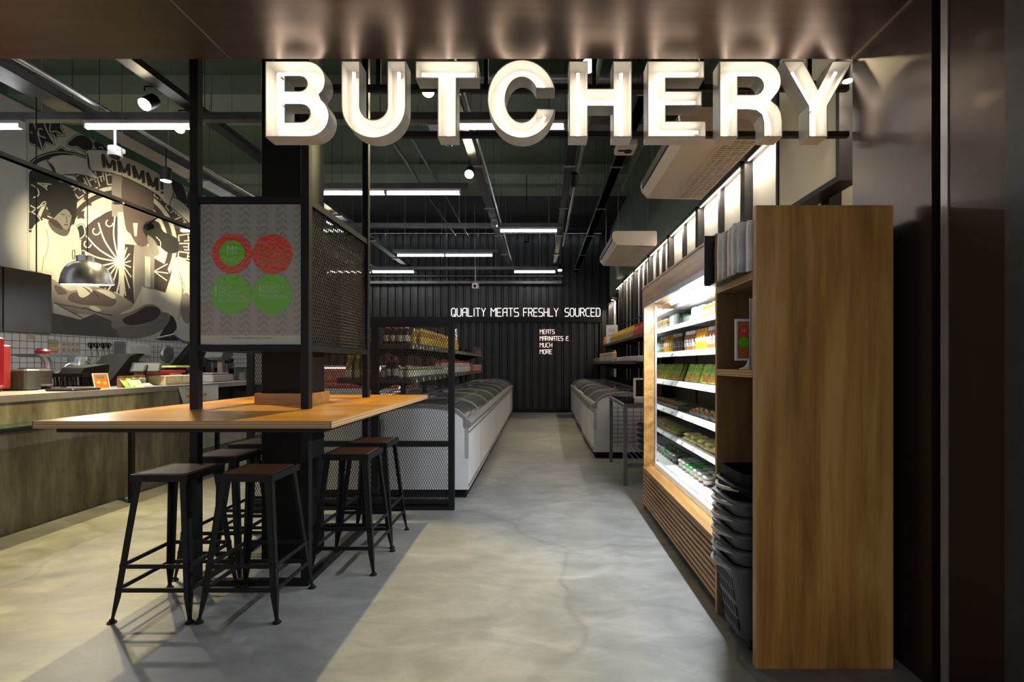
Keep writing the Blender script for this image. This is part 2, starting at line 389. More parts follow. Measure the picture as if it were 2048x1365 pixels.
# column
struct(MB().bbox(-1.89, -1.57, 3.39, 3.64, 0, ZC).build('column', mat('black column cladding', (.0045, .0042, .004), .6, 0, .2, 2, spec=.2)), 'square black column through the table')
# ================================================================== BUTCHERY SIGN
letter_w = mat('white lacquered letter metal', (.62, .58, .53), .5, 0, .08, 6)
letter_o = mat('off white letter side', (.50, .49, .45), .5, 0, .08, 6)
neon = emit('lit neon tube', (1.0, .86, .70), E_NEON)
ZF, LT, K = 2.64, .10, .00264
def ell(cx, cy, rx, ry, a0, a1, n=12): return arc(cx, cy, rx, ry, a0, a1, n)
GL = {}
GL['B'] = (530.5, [[(0,0)]+ell(86,42,42,42,-90,52)+[(110,79)]+ell(82,113.5,38.5,38.5,-48,90)+[(0,152)],
                   [(40,92)]+ell(69,106.5,14.5,14.5,-90,90,8)+[(40,121)], [(40,30)]+ell(72,47.5,17.5,17.5,-90,90,8)+[(40,65)]],
           [[(18,135)]+ell(78,106,29,29,90,-90,10)+[(22,77)], [(22,77)]+ell(84,47,30,30,90,-90,10)+[(20,17),(19,30),(18,80),(18,135)]])
GL['U'] = (682.6, [[(0,152),(0,62)]+ell(64.5,62,64.5,64.5,180,360,20)+[(129,152),(92,152),(92,62)]+ell(64.5,62,27.5,27.5,0,-180,14)+[(37,152)]],
           [[(19,138),(19,62)]+ell(64.5,62,46,46,180,360,18)+[(110.5,138)]])
GL['T'] = (831, [[(0,152),(0,117),(44,117),(44,0),(82,0),(82,117),(125,117),(125,152)]], [[(9,134),(116,134)], [(63,130),(63,10)]])
GL['C'] = (974.7, [ell(69,76,69,79,15.5,345,36)+ell(69,74.5,33,45,-23,-330,24)], [ell(69,75.5,51,62,26,334,30)])
GL['H'] = (1138, [[(0,0),(38,0),(38,61),(88,61),(88,0),(126,0),(126,152),(88,152),(88,97),(38,97),(38,152),(0,152)]],
           [[(19,10),(19,136)], [(107,10),(107,136)], [(19,79),(107,79)]])
GL['E'] = (1295, [[(0,0),(117,0),(117,32),(37,32),(37,62),(109,62),(109,92),(37,92),(37,117),(114,117),(114,152),(0,152)]],
           [[(106,135),(24,135),(19,128),(19,24),(24,17),(106,17)], [(22,77),(100,77)]])
GL['R'] = (1439, [[(0,0),(37,0),(37,54),(58,54),(74,52),(84,44),(88,28),(88,0),(126,0),(126,30),(124,48),(117,62),(104,73)]+ell(84,112,40,40,-42,90)+[(0,152)],
                  [(37,85)]+ell(70,102.5,17.5,17.5,-90,90,8)+[(37,120)]],
           [[(18,10),(18,128),(24,135)]+ell(82,104,34,31,90,-90,10)+[(22,68)], [(84,66),(98,56),(105,40),(107,12)]])
GL['Y'] = (1565, [[(0,152),(52,62),(52,0),(90,0),(90,62),(141,152),(100,152),(71,96),(42,152)]], [[(26,138),(71,64),(71,10)], [(116,138),(71,64)]])
SPOT_TXT = {'B':'first','U':'second','T':'third','C':'fourth','H':'fifth','E':'sixth','R':'seventh','Y':'last'}
def channel_letter(ch):
    px0, loops, tubes = GL[ch]
    W = lambda u, v, y: ((px0-1080+u)*K, y, H+(728-274)*K+v*K)
    xs = [p[0] for p in loops[0]]
    t = thing('sign_letter', 'lit white channel letter %s of the sign above the entrance, open front with glowing tube' % ch, 'sign letter', W((min(xs)+max(xs))/2, 0, ZF+LT/2), 'letters of the lit entrance sign')
    # back plate with holes: filled 2D curve
    cu = bpy.data.curves.new('plate', 'CURVE'); cu.dimensions = '2D'; cu.fill_mode = 'BOTH'
    for lp in loops:
        sp = cu.splines.new('POLY'); sp.points.add(len(lp)-1); sp.use_cyclic_u = True
        for i, (u, v) in enumerate(lp): sp.points[i].co = (u, v, 0, 1)
    ob = bpy.data.objects.new('plate', cu); COL.objects.link(ob)
    me = bpy.data.meshes.new_from_object(ob.evaluated_get(bpy.context.evaluated_depsgraph_get()))
    pv = [(v.co.x, v.co.y) for v in me.vertices]; pf = [tuple(p.vertices) for p in me.polygons]
    bpy.data.objects.remove(ob); bpy.data.curves.remove(cu); bpy.data.meshes.remove(me)
    mb = MB()
    mb.add([W(u, v, ZF+LT-.006) for u, v in pv], pf); mb.add([W(u, v, ZF+LT) for u, v in pv], pf)
    mb.build('back_plate', letter_w, t, fixn=False)
    mb = MB()
    for li, lp in enumerate(loops):
        n = len(lp)
        # offset inwards (towards the letter body)
        area = sum(lp[i][0]*lp[(i+1)%n][1]-lp[(i+1)%n][0]*lp[i][1] for i in range(n))
        sgn = (1 if area > 0 else -1)*(1 if li == 0 else -1)
        off = []
        for i in range(n):
            a, b, c = Vector(lp[i-1]), Vector(lp[i]), Vector(lp[(i+1) % n])
            d1 = (b-a); d2 = (c-b)
            if d1.length < 1e-4: d1 = d2
            if d2.length < 1e-4: d2 = d1
            n1 = Vector((-d1.y, d1.x)).normalized(); n2 = Vector((-d2.y, d2.x)).normalized()
            nn = n1+n2; nn = nn.normalized() if nn.length > .2 else n1
            off.append((b.x+nn.x*sgn*1.6/max(.5, nn.dot(n1)), b.y+nn.y*sgn*1.6/max(.5, nn.dot(n1))))
        vs = [W(u, v, ZF) for u, v in lp]+[W(u, v, ZF+LT) for u, v in lp]+[W(u, v, ZF) for u, v in off]+[W(u, v, ZF+LT-.006) for u, v in off]
        fs = []
        for i in range(n):
            j = (i+1) % n
            fs += [(i, j, n+j, n+i), (2*n+i, 3*n+i, 3*n+j, 2*n+j), (i, 2*n+i, 2*n+j, j)]
        mb.add(vs, fs)
    mb.build('side_return', letter_o, t, fixn=False)
    for tb in tubes:
        MB().tube([W(u, v, ZF+.045) for u, v in tb], .0085, 8).build('neon_tube', neon, t, smooth=True)
    for tb in tubes:
        for (u, v) in (tb[0], tb[-1]): MB().tube([W(u, v, ZF+.045), W(u, v, ZF+LT-.006)], .004, 6).build('tube_holder', galv, t)
    for dx in (.25, .75):
        u = min(xs)+(max(xs)-min(xs))*dx
    return t
for ch in 'BUTCHERY': channel_letter(ch)
m = MB().box(-1.53, 1.72, 2.78, 2.81, 2.875, 2.905).box(-1.02, 1.72, 2.78, 2.81, 2.615, 2.645)
for x in (-1.5, -.9, -.3, .3, .9, 1.5): m.box(x-.012, x+.012, 2.78, 2.80, 2.90, ZC)
for (a, b) in ((-1.40, 1), (-1.0, 1), (-.55, 1), (-.16, 1), (.2, 1), (.45, 1), (.62, 1), (.84, 1), (1.0, 1), (1.2, 1), (1.5, 1)): m.box(a-.01, a+.01, 2.735, 2.785, 2.88, 2.90)
tag(m.build('sign_rail', black), 'black steel rails behind the lit entrance letters', 'sign rail')

# ================================================================== COMMUNAL TABLE WITH DISPLAY FRAME
tb = thing('communal_table', 'high communal table with honey coloured top and black display frame around the column', 'table', (-1.71, 3.4, 0))
PXS = ((-2.10, 3.054), (-1.426, 3.054), (-2.10, 4.10), (-1.426, 4.10))
m = MB()
# top with a hole for the column
for (a, b, c, d) in ((-2.42, -1.90, 2.39, 4.43), (-1.56, -1.0, 2.39, 4.43), (-1.90, -1.56, 2.39, 3.38), (-1.90, -1.56, 3.65, 4.43)): m.box(a, b, c, d, 1.042, 1.075)
m.build('tabletop', tablewood, tb)
m = MB(); m.box(-2.423, -.997, 2.386, 2.39, 1.041, 1.0755).box(-1.0, -.996, 2.386, 4.434, 1.041, 1.0755).box(-2.424, -2.42, 2.386, 4.434, 1.041, 1.0755).box(-2.42, -1.0, 4.43, 4.434, 1.041, 1.0755)
m.build('tabletop_edge', ply_edge('table plywood edge', 'Z'), tb)
m = MB()
for (a, b, c, d) in ((-2.36, -1.05, 2.44, 2.48), (-2.36, -1.05, 4.34, 4.38), (-2.36, -2.32, 2.48, 4.34), (-1.09, -1.05, 2.48, 4.34), (-2.10, -1.43, 3.04, 3.08), (-2.1, -1.43, 4.06, 4.1)): m.box(a, b, c, d, 1.015, 1.042)
m.build('underframe', black, tb)
m = MB()
for (a, b, c, d) in ((-1.915, -1.545, 3.352, 3.368), (-1.915, -1.545, 3.655, 3.671), (-1.915, -1.899, 3.368, 3.655), (-1.561, -1.545, 3.368, 3.655)): m.box(a, b, c, d, 1.075, 1.15)
m.build('collar', wood('collar wood', (.25, .11, .025), (.36, .17, .04), (.44, .23, .06), 'X', 1.5, .35, 10, .3), tb)
for (x, y) in PXS: MB().bbox(x-.025, x+.025, y-.025, y+.025, .0, ZC-.001, .003).build('post', black, tb)
for (z0, z1) in ((2.325, 2.365), (1.425, 1.465), (.0, .035)):
    MB().box(-2.075, -1.451, 3.034, 3.074, z0, z1).build('rail', black, tb)
    MB().box(-1.446, -1.406, 3.079, 4.075, z0, z1).build('rail', black, tb)
    MB().box(-2.12, -2.08, 3.079, 4.075, z0, z1).build('rail', black, tb)
    MB().box(-2.075, -1.451, 4.08, 4.12, z0, z1).build('rail', black, tb)
def diamond_mesh(mb, x0, x1, z0, z1, dw, dh, t, fn, thick=.004):
    """expanded metal: zigzag strands; fn maps (u, v, depth) to a point"""
    nc = int(round((x1-x0)/dw)); nr = int(round((z1-z0)/dh)); dw = (x1-x0)/nc; dh = (z1-z0)/nr
    for c in range(nc):
        for s in (0, 1):
            u0 = x0+c*dw; pts = []
            for r in range(2*nr+1):
                side = (r+s) % 2
                pts.append((u0+(dw if side else 0), z0+r*dh/2))
            vs = []; h = t/2
            for (u, v) in pts:
                vs += [fn(u-h, v, 0), fn(u+h, v, 0), fn(u+h, v, thick), fn(u-h, v, thick)]
            fs = []
            for i in range(len(pts)-1):
                a = i*4; b = a+4
                for k in range(4): fs.append((a+k, a+(k+1)%4, b+(k+1)%4, b+k))
            mb.add(vs, fs)
            break
    # neighbouring strands mirror each other so they enclose diamonds
def diamonds(mb, x0, x1, z0, z1, dw, dh, t, fn, thick=.004):
    n = int(round((x1-x0)/(dw/2))); nr = int(round((z1-z0)/dh)); hw = (x1-x0)/n; dh = (z1-z0)/nr
    for c in range(n):
        u0 = x0+c*hw; h = t/2; vs = []
        for r in range(2*nr+1):
            u = u0+hw*((r+c) % 2); v = z0+r*dh/2
            vs += [fn(u-h, v, 0), fn(u+h, v, 0), fn(u+h, v, thick), fn(u-h, v, thick)]
        fs = []
        for i in range(2*nr):
            a = i*4; b = a+4
            for k in range(4): fs.append((a+k, a+(k+1)%4, b+(k+1)%4, b+k))
        mb.add(vs, fs)
mesh_m = mat('dark bronze expanded metal', (.017, .015, .014), .5, 0, .1)
m = MB(); diamonds(m, 3.08, 4.075, 1.465, 2.325, .030, .045, .0075, lambda u, v, d: (-1.430+d, u, v), .006); m.build('mesh_panel', mesh_m, tb, fixn=False)
m = MB().box(-1.45, -1.44, 3.08, 4.075, 1.465, 1.48).box(-1.432, -1.422, 3.08, 3.10, 1.465, 2.325).box(-1.432, -1.422, 4.055, 4.075, 1.465, 2.325); m.build('mesh_trim', black, tb)
# poster in the frame
po = thing('framed_poster', 'glossy grey poster with red and green discs in the black display frame', 'poster', (-1.765, 3.05, 1.466))
x0, x1, z0, z1 = -2.068, -1.452, 1.468, 2.322
def poster_mat():
    m, N, L, b = new_mat('grey chevron poster paper')
    tc = N.new('ShaderNodeTexCoord'); sp = N.new('ShaderNodeSeparateXYZ'); L.new(tc.outputs['Object'], sp.inputs[0])
    def mth(op, a, b_=None, v=None):
        n = N.new('ShaderNodeMath'); n.operation = op; L.new(a, n.inputs[0])
        if b_ is not None: L.new(b_, n.inputs[1])
        if v is not None: n.inputs[1].default_value = v
        return n.outputs[0]
    u = mth('PINGPONG', sp.outputs[0], v=.028)         # zigzag across
    z = mth('SUBTRACT', sp.outputs[2], u); zz = mth('FRACT', mth('MULTIPLY', z, v=24.0)); st = mth('GREATER_THAN', zz, v=.45)
    band = mth('GREATER_THAN', mth('FRACT', mth('MULTIPLY', sp.outputs[0], v=8.93)), v=.35); k = mth('MULTIPLY', st, band)
    mx = N.new('ShaderNodeMix'); mx.data_type = 'RGBA'; L.new(k, mx.inputs[0]); mx.inputs[6].default_value = (.33, .32, .285, 1); mx.inputs[7].default_value = (.255, .245, .215, 1)
    L.new(mx.outputs[2], b.inputs['Base Color']); b.inputs['Roughness'].default_value = .12
    no = N.new('ShaderNodeTexNoise'); no.inputs['Scale'].default_value = 45; L.new(tc.outputs['Object'], no.inputs[0])
    bp = N.new('ShaderNodeBump'); bp.inputs['Strength'].default_value = .25; bp.inputs['Distance'].default_value = .004; L.new(no.outputs[0], bp.inputs['Height']); L.new(bp.outputs[0], b.inputs['Normal'])
    return m
MB().box(x0, x1, 3.046, 3.062, z0+.055, z1).build('sheet', poster_mat(), po)
gl = dict(rough=.12, var=.02, bump=.25, bscale=45)
MB().box(x0, x1, 3.046, 3.062, z0, z0+.055).build('footer_band', mat('pale poster band', (.46, .49, .40), **gl), po)
pred = mat('poster red', (.66, .06, .025), **gl); pgreen = mat('poster green', (.14, .50, .01), **gl); pwhite = mat('poster lettering pale', (.50, .55, .42), .2, 0, 0); polive = mat('poster lettering olive', (.42, .16, .02), .2, 0, 0)
def disc(cx, cz, r, y, mtl, nm, par=po):
    return MB().prism([(cx+r*math.cos(2*PI*k/48), cz+r*math.sin(2*PI*k/48)) for k in range(48)], y-.0012, y, 'XZ').build(nm, mtl, par)
def q(px, py): v = P(px, py, 3.046); return v.x, v.z
R = 40*.003046
for (px, py, mm) in ((464.5, 508, pred), (545, 509, pred), (462.5, 588.5, pgreen), (544, 588.5, pgreen)): disc(*q(px, py), R, 3.046, mm, 'printed_disc')
disc(*q(464.5, 507), 25.5*.003046, 3.0446, pgreen, 'printed_disc')
m = MB()
for i, t_ in enumerate(('BE A', 'MMMM!', 'MEMBER!')): c = q(516, 499+i*14.6); text_front(m, t_, c[0], 3.0442, c[1], .050, maxw=.18)
m.build('lettering', polive, po)
m = MB()
for i, t_ in enumerate(('ENJOY', 'EXCLUSIVE', 'PROMOTIONS', 'ALL YEAR ROUND')): c = q(438, 579+i*8.2); text_front(m, t_, c[0], 3.0442, c[1], .025, maxw=.17)
for i, t_ in enumerate(('RECEIVE A', 'MMMM!', 'COOLER BAG!')): c = q(525, 578+i*8.8); text_front(m, t_, c[0], 3.0442, c[1], .0285, maxw=.155)
c = q(432, 590); text_front(m, '!', c[0], 3.0442, c[1]-.01, .10, 'CENTER'); c = q(521, 590); text_front(m, '!', c[0], 3.0442, c[1]-.01, .10, 'CENTER')
c = q(464, 497); text_front(m, 'M!', c[0], 3.0430, c[1]-.03, .065, 'CENTER'); c = q(464, 523); text_front(m, 'MEMBERS!', c[0], 3.0430, c[1], .016, 'CENTER')
c = q(503, 453); text_front(m, 'ESTABLISHED SINCE 1985', c[0], 3.0448, c[1], .015, 'CENTER')
c = q(503, 660); text_front(m, 'WWW.MMMM.COM', c[0], 3.0448, c[1], .014, 'CENTER'); 
m.build('lettering', pwhite, po)
m = MB(); c = q(503, 678); text_front(m, 'SIGN UP AS A MEMBER AT THE COUNTER', c[0], 3.0448, c[1], .013, 'CENTER'); m.build('small_print', mat('small print grey', (.18, .19, .15), .3, 0, 0), po)

# ================================================================== STOOLS
st = thing('bar_stool', 'x', 'stool')
m = MB().bbox(-.142, .142, -.142, .142, .742, .762, .012); m.build('seat', seatwood, st)
m = MB()
for (a, b, c, d) in ((-.152, .152, -.152, -.142), (-.152, .152, .142, .152), (-.152, -.142, -.142, .142), (.142, .152, -.142, .142)): m.box(a, b, c, d, .722, .760)
m.box(-.142, .142, -.142, .142, .734, .742)
m.build('seat_frame', black, st)
for sx in (-1, 1):
    for sy in (-1, 1):
        top = Vector((sx*.138, sy*.138, .73)); kn = Vector((sx*.196, sy*.196, .13)); ft = Vector((sx*.207, sy*.207, .012))
        m = MB()
        dd = (kn-top)
        # angle iron: two flanges
        for (ax, wd) in (((1,0,0), 1), ((0,1,0), 1)):
            A = Vector(ax)
            def ringpts(p, w_):
                o_ = -A*(sx if ax[0] else sy)*w_
                n_ = Vector((0, -sy*.005, 0)) if ax[0] else Vector((-sx*.005, 0, 0))
                return [p, p+o_, p+o_+n_, p+n_]
            vs = ringpts(top, .036)+ringpts(kn, .030)+ringpts(ft, .012)
            fs = [(3,2,1,0), (8,9,10,11)]
            for k in range(2):
                for j in range(4): fs.append((k*4+j, k*4+(j+1)%4, k*4+4+(j+1)%4, k*4+4+j))
            m.add(vs, fs)
        leg = m.build('leg', black, st)
        MB().lathe([(.0, 0), (.021, 0), (.022, .006), (.014, .011), (.010, .022), (0, .022)], (sx*.203, sy*.203, 0), 12).build('foot_pad', black2, leg)
for z, r in ((.285, .180), (.165, .191)):
    for (p, q_) in (((-r, -r, z), (r, -r, z)), ((-r, r, z), (r, r, z)), ((-r, -r, z), (-r, r, z)), ((r, -r, z), (r, r, z))):
        m = MB().bar(p, q_, .008, .022); m.build('stretcher', black, st)
stools = [(-2.025, 2.805, .00, 'black metal stool with wood seat at front left of the table'),
          (-1.572, 2.805, .00, 'black metal stool with wood seat at the front, in front of the column'),
          (-2.07, 3.315, .0, 'black metal stool behind the front left stool, beside the counter'),
          (-2.125, 3.80, .0, 'black metal stool farthest back on the left side of the table'),
          (-1.265, 3.395, .0, 'black metal stool at the right side of the table, nearest the aisle front'),
          (-1.285, 3.86, .0, 'black metal stool farthest back on the right, before the mesh screen')]
kids = children(st)
for i, (x, y, r, lab) in enumerate(stools):
    if i == 0: st.location = (x, y, 0); st['label'] = lab; st['group'] = 'bar stools around the communal table'
    else: dup(st, (x, y, 0), r, lab, 'bar stools around the communal table', kids)

# ================================================================== MESH SCREEN
ms = thing('mesh_screen', 'black framed expanded mesh screen in front of the freezers', 'screen', (-1.73, 4.62, 0))
SY0, SY1 = 4.60, 4.64
for (a, b) in ((-2.70, -2.645), (-.845, -.79)): MB().box(a, b, SY0, SY1, 0, 1.735).build('post', black, ms)
for (z0, z1) in ((1.69, 1.735), (.585, .635), (.06, .10), (0, .035)): MB().box(-2.645, -.845, SY0, SY1, z0, z1).build('rail', black, ms)
MB().box(-1.555, -1.49, SY0+.001, SY1, .10, 1.69).build('mullion', black, ms)
MB().box(-2.645, -.845, SY0+.015, SY0+.03, .035, .06).build('kick_plate', black2, ms)
for (z0, z1) in ((.635, 1.69), (.10, .585)):
    m = MB(); diamonds(m, -2.645, -.845, z0, z1, .0225, .047, .0042, lambda u, v, d: (u, 4.622+d, v), .003); m.build('mesh_panel', mesh_m, ms, fixn=False)

# ================================================================== FREEZERS
frost = mat('frozen packet white', (.78, .79, .80), .5, 0, .15, 30)
packs = [frost, mat('pale pink packet', (.55, .42, .42), .5, 0, .2, 30), mat('blue white packet', (.40, .48, .58), .5, 0, .2, 30)]
glass_l = thin_glass('freezer lid glass', (.93, .95, .96), .06)
def freezer(side, label, y0, first):
    """side=+1: front face looks towards -X (right hand row); local: x from 0 (front) to .88"""
    t = thing('chest_freezer', label, 'freezer', (0,0,0))
    L_ = 2.085; s = side
    X = lambda x: x*s
    def pr(poly, a, b): return MB().prism([(X(u), v) for u, v in poly], a, b, 'XZ')
    # body: hollow tub
    m = MB()
    m.prism([(X(.0), .09), (X(.0), .72), (X(.04), .72), (X(.04), .40), (X(.84), .40), (X(.84), .80), (X(.88), .80), (X(.88), .09)], 0, L_, 'XZ')
    for a in (0, L_-.03):
        m.prism([(X(.0), .40), (X(.0), .74), (X(.06), .83), (X(.14), .89), (X(.25), .915), (X(.88), .915), (X(.88), .40)], a, a+.03, 'XZ')
    m.build('tub', white_metal, t)
    m = MB().prism([(X(.03), .0), (X(.03), .09), (X(.85), .09), (X(.85), 0)], .05, L_-.05, 'XZ'); m.build('plinth', black2, t)
    # aisle rail and end rails
    m = MB().prism([(X(-.022), .715), (X(-.028), .755), (X(-.005), .785), (X(.05), .80), (X(.05), .715)], -.004, L_+.004, 'XZ'); m.build('rim', grey_rail, t)
    m = MB().prism([(X(-.008), .12), (X(-.008), .145), (X(.0), .145), (X(.0), .12)], 0, L_, 'XZ').prism([(X(-.012), .66), (X(-.012), .675), (X(.0), .675), (X(.0), .66)], 0, L_, 'XZ'); m.build('bumper', grey_rail, t)
    prof = [(.0, .755), (.03, .80), (.07, .845), (.12, .88), (.19, .905), (.27, .92), (.42, .935), (.60, .93), (.88, .925)]
    for e in (0, 1):
        yy = 0 if e == 0 else L_-.035
        poly = [(X(u), v+.012) for u, v in prof]+[(X(u), v-.03) for u, v in reversed(prof)]
        MB().prism(poly, yy-.003, yy+.038, 'XZ').build('end_rail', grey_rail, t)
    # two curved sliding lids
    for k in range(2):
        a = .04+k*(L_-.08)/2; b = a+(L_-.08)/2; dz = .006*(k)
        lid = MB().prism([(X(u), v+dz+.003) for u, v in prof[1:-1]]+[(X(u), v+dz-.002) for u, v in reversed(prof[1:-1])], a+.03, b-.03, 'XZ').build('lid', glass_l, t, smooth=True)
        m = MB()
        for yy in (a, b-.03):
            m.prism([(X(u), v+dz+.009) for u, v in prof[1:]]+[(X(u), v+dz-.008) for u, v in reversed(prof[1:])], yy, yy+.03, 'XZ')
        m.box(min(X(.84), X(.88)), max(X(.84), X(.88)), a, b, .92, .945)
        m.build('lid_frame', grey_rail, lid)
    # seams of the body panels
    MB().box(min(X(-.002), X(.001)), max(X(-.002), X(.001)), L_*.5-.002, L_*.5+.002, .15, .66).build('seam', grey_rail, t)
    m = MB().box(min(X(.06), X(.83)), max(X(.06), X(.83)), .03, L_-.03, .40, .44); m.build('inner_floor', white_metal, t)
    for ci in range(3):
        m = MB()
        rnd = random.Random(int(side*10+ci+20))
        for r_ in range(5):
            for c_ in range(11):
                if rnd.randrange(3) != ci: continue
                u = .08+r_*.15; v = .06+c_*.178; h = .66+rnd.random()*.09 if u < .2 else .72+rnd.random()*.12
                m.box(min(X(u), X(u+.13)), max(X(u), X(u+.13)), v, v+.155, .44, h)
        g = m.build('frozen_packets', packs[ci], t); g['kind'] = 'stuff'
    return t
fr_r = freezer(1, 'white chest freezer nearest the entrance in the right row', 0, True)
kids = children(fr_r)
fr_r.location = (.766, 7.12, 0); fr_r['group'] = 'chest freezers along the right wall'
dup(fr_r, (.80, 9.22, 0), 0, 'white chest freezer in the middle of the right row', 'chest freezers along the right wall', kids)
dup(fr_r, (.83, 11.32, 0), 0, 'white chest freezer farthest back in the right row', 'chest freezers along the right wall', kids)
fr_l = freezer(-1, 'x', 0, True); kids = children(fr_l)
G = 'chest freezers in the left island facing the aisle'
for i, lab in enumerate(('white chest freezer nearest the entrance, behind the mesh screen, beside the aisle', 'second white chest freezer from the mesh screen in the left aisle row', 'third white chest freezer from the mesh screen in the left aisle row', 'last white chest freezer of the left aisle row by the rear wall')):
    x = -.715-.008*i; y = 5.0+2.1*i
    if i == 0: fr_l.location = (x, y, 0); fr_l['label'] = lab; fr_l['group'] = G
    else: dup(fr_l, (x, y, 0), 0, lab, G, kids)
kr = children(fr_r)
dup(fr_r, (-2.56, 5.0, 0), 0, 'white chest freezer at the far side of the island behind mesh screen and column', 'chest freezers on the far side of the island', kr)
dup(fr_r, (-2.56, 7.1, 0), 0, 'second white chest freezer on the far side of the island', 'chest freezers on the far side of the island', kr)

# ================================================================== GONDOLA SHELVES OVER THE ISLAND
CX = -1.64
gs = thing('gondola_shelf', 'black steel gondola shelving with two levels over the left freezers', 'shelf', (CX, 8.0, 0))
for y in (5.0, 6.0, 7.1, 8.2, 9.3, 10.3, 11.1):
    m = MB().box(CX-.027, CX+.027, y-.03, y+.03, 0.0, 1.68); m.build('post', black2, gs)
for lev, (z, w_) in enumerate(((1.545, .36), (1.20, .36))):
    for s in (-1, 1):
        if lev == 0 and s == -1: pass
        xa, xb = (CX+.03, CX+w_) if s == 1 else (CX-w_, CX-.03)
        yend = 11.2
        m = MB().box(xa, xb, 4.93, yend, z-.02, z); m.build('shelf_board', black, gs)
        xe = xb if s == 1 else xa
        m = MB().box(xe-.004, xe+.004, 4.93, yend, z-.045, z+.012).box(min(CX+s*.03, xe), max(CX+s*.03, xe), 4.92, 4.93, z-.045, z+.005); m.build('price_rail', dark_steel, gs)
        for y in (5.0, 6.0, 7.1, 8.2, 9.3, 10.3, 11.1):
            MB().prism([(CX+s*.03, z-.02), (xe-s*.02, z-.02), (xe-s*.02, z-.045), (CX+s*.20, z-.055), (CX+s*.03, z-.12)], y-.004, y+.004, 'XZ').build('bracket', black2, gs)
# price cards on the rails
tagw = mat('price card', (.5, .5, .42), .6, 0, .1)
m = MB()
for k in range(40):
    y = 5.0+k*.15+random.random()*.03; m.box(CX+.3645, CX+.3665, y, y+.05, 1.505, 1.545)
    if k % 2: m.box(CX+.3645, CX+.3665, y, y+.05, 1.16, 1.20)
m.build('price_cards', tagw, gs)['kind'] = 'stuff'

def bottle_proto(name, label, cat, prof, body_m, cap_prof, cap_m, band=None, band_m=None, n=12):
    t = thing(name, label, cat)
    MB().lathe(prof, (0,0,0), n).build('body', body_m, t, smooth=True)
    MB().lathe(cap_prof, (0,0,0), n).build('cap', cap_m, t, smooth=True)
    if band: MB().lathe([(band[0], band[1]), (band[0], band[2])], (0,0,0), n).build('printed_label', band_m, t, smooth=True)
    return t
def gl(name, c, r=.15): return mat(name, c, r, 0, .1, 30)
yel = gl('yellow cap plastic', (.62, .45, .03)); redc = gl('red cap plastic', (.45, .02, .01)); whc = gl('white cap plastic', (.7, .7, .68)); blk = gl('black cap plastic', (.02, .02, .02)); grc = gl('green cap plastic', (.03, .30, .05)); gold = mat('gold lid', (.45, .30, .10), .3, .6)
def row(proto, xs, y0, y1, dy, z, group, label, jit=.006, limit=999, skip=0):
    kids = children(proto); y = y0; n = 0
    while y < y1 and n < limit:
        for x in xs:
            if random.random() < skip: continue
            dup(proto, (x+random.uniform(-jit, jit), y+random.uniform(-jit, jit), z), random.uniform(-.4, .4), label, group, kids); n += 1
        y += dy
def drop(proto):
    for c in children(proto):
        for g in children(c): bpy.data.objects.remove(g)
        bpy.data.objects.remove(c)
    bpy.data.objects.remove(proto)
tallb = [(0, 0), (.026, 0), (.028, .01), (.028, .11), (.022, .135), (.011, .155), (.011, .175), (0, .175)]
tallcap = [(.0125, .162), (.0125, .195), (0, .196)]
yb = bottle_proto('sauce_bottle', 'x', 'bottle', tallb, gl('amber sauce', (.34, .17, .02)), tallcap, yel, (.0285, .02, .10), mat('yellow label', (.60, .42, .05), .5, 0, .3, 60))
row(yb, (CX+.32, CX+.24), 5.55, 7.9, .075, 1.546, 'yellow topped sauce bottles on the island top shelf', 'yellow capped sauce bottle on the upper island shelf behind the mesh')
db = bottle_proto('sauce_bottle', 'x', 'bottle', tallb, gl('dark sauce', (.035, .012, .008)), tallcap, redc, (.0285, .03, .09), mat('cream label', (.45, .40, .28), .5, 0, .3, 60))
row(db, (CX+.10, CX+.165, CX+.23, CX+.295), 5.0, 5.12, .09, 1.546, 'dark sauce bottles at the near end of the top shelf', 'dark sauce bottle with pale label at the near end of the upper island shelf')
gb = bottle_proto('sauce_bottle', 'x', 'bottle', tallb, gl('green sauce', (.04, .18, .03)), tallcap, grc, (.0285, .03, .10), mat('green label', (.05, .28, .06), .5, 0, .3, 60))
row(gb, (CX-.06, CX-.12, CX-.18), 5.0, 5.12, .08, 1.546, 'green bottles on the far side of the top shelf', 'green bottle on the upper island shelf seen through the mesh')
ob_ = bottle_proto('spice_jar', 'x', 'jar', [(0, 0), (.03, 0), (.032, .012), (.032, .15), (.026, .165), (0, .165)], gl('chilli orange', (.55, .12, .01)), [(.027, .163), (.027, .185), (0, .186)], redc, (.0325, .03, .14), mat('orange label', (.60, .18, .02), .5, 0, .3, 60))
row(ob_, (CX-.25, CX-.33), 5.0, 5.3, .075, 1.546, 'orange jars on the far side of the top shelf', 'orange jar on the upper island shelf seen through the mesh')
jar = bottle_proto('pickle_jar', 'x', 'jar', [(0, 0), (.032, 0), (.034, .01), (.034, .09), (.028, .10), (0, .10)], gl('pickle green', (.12, .14, .05)), [(.030, .098), (.030, .118), (0, .119)], gold, (.0345, .02, .08), mat('pickle label', (.40, .45, .36), .5, 0, .4, 60))
row(jar, (CX+.31, CX+.23), 5.05, 6.7, .085, 1.201, 'gold lidded jars on the island lower shelf', 'gold lidded jar with pale label on the lower island shelf')
row(jar, (CX+.08,), 5.02, 5.1, .09, 1.201, 'gold lidded jars on the island lower shelf', 'gold lidded jar with pale label on the lower island shelf')
wj = bottle_proto('sauce_bottle', 'x', 'bottle', tallb, gl('pale dressing', (.45, .40, .33)), tallcap, redc, (.0285, .02, .10), mat('white label', (.5, .5, .5), .5, 0, .35, 60))
row(wj, (CX+.31, CX+.24), 6.75, 9.3, .09, 1.201, 'red capped dressing bottles on the island lower shelf', 'red capped pale bottle further back on the lower island shelf')
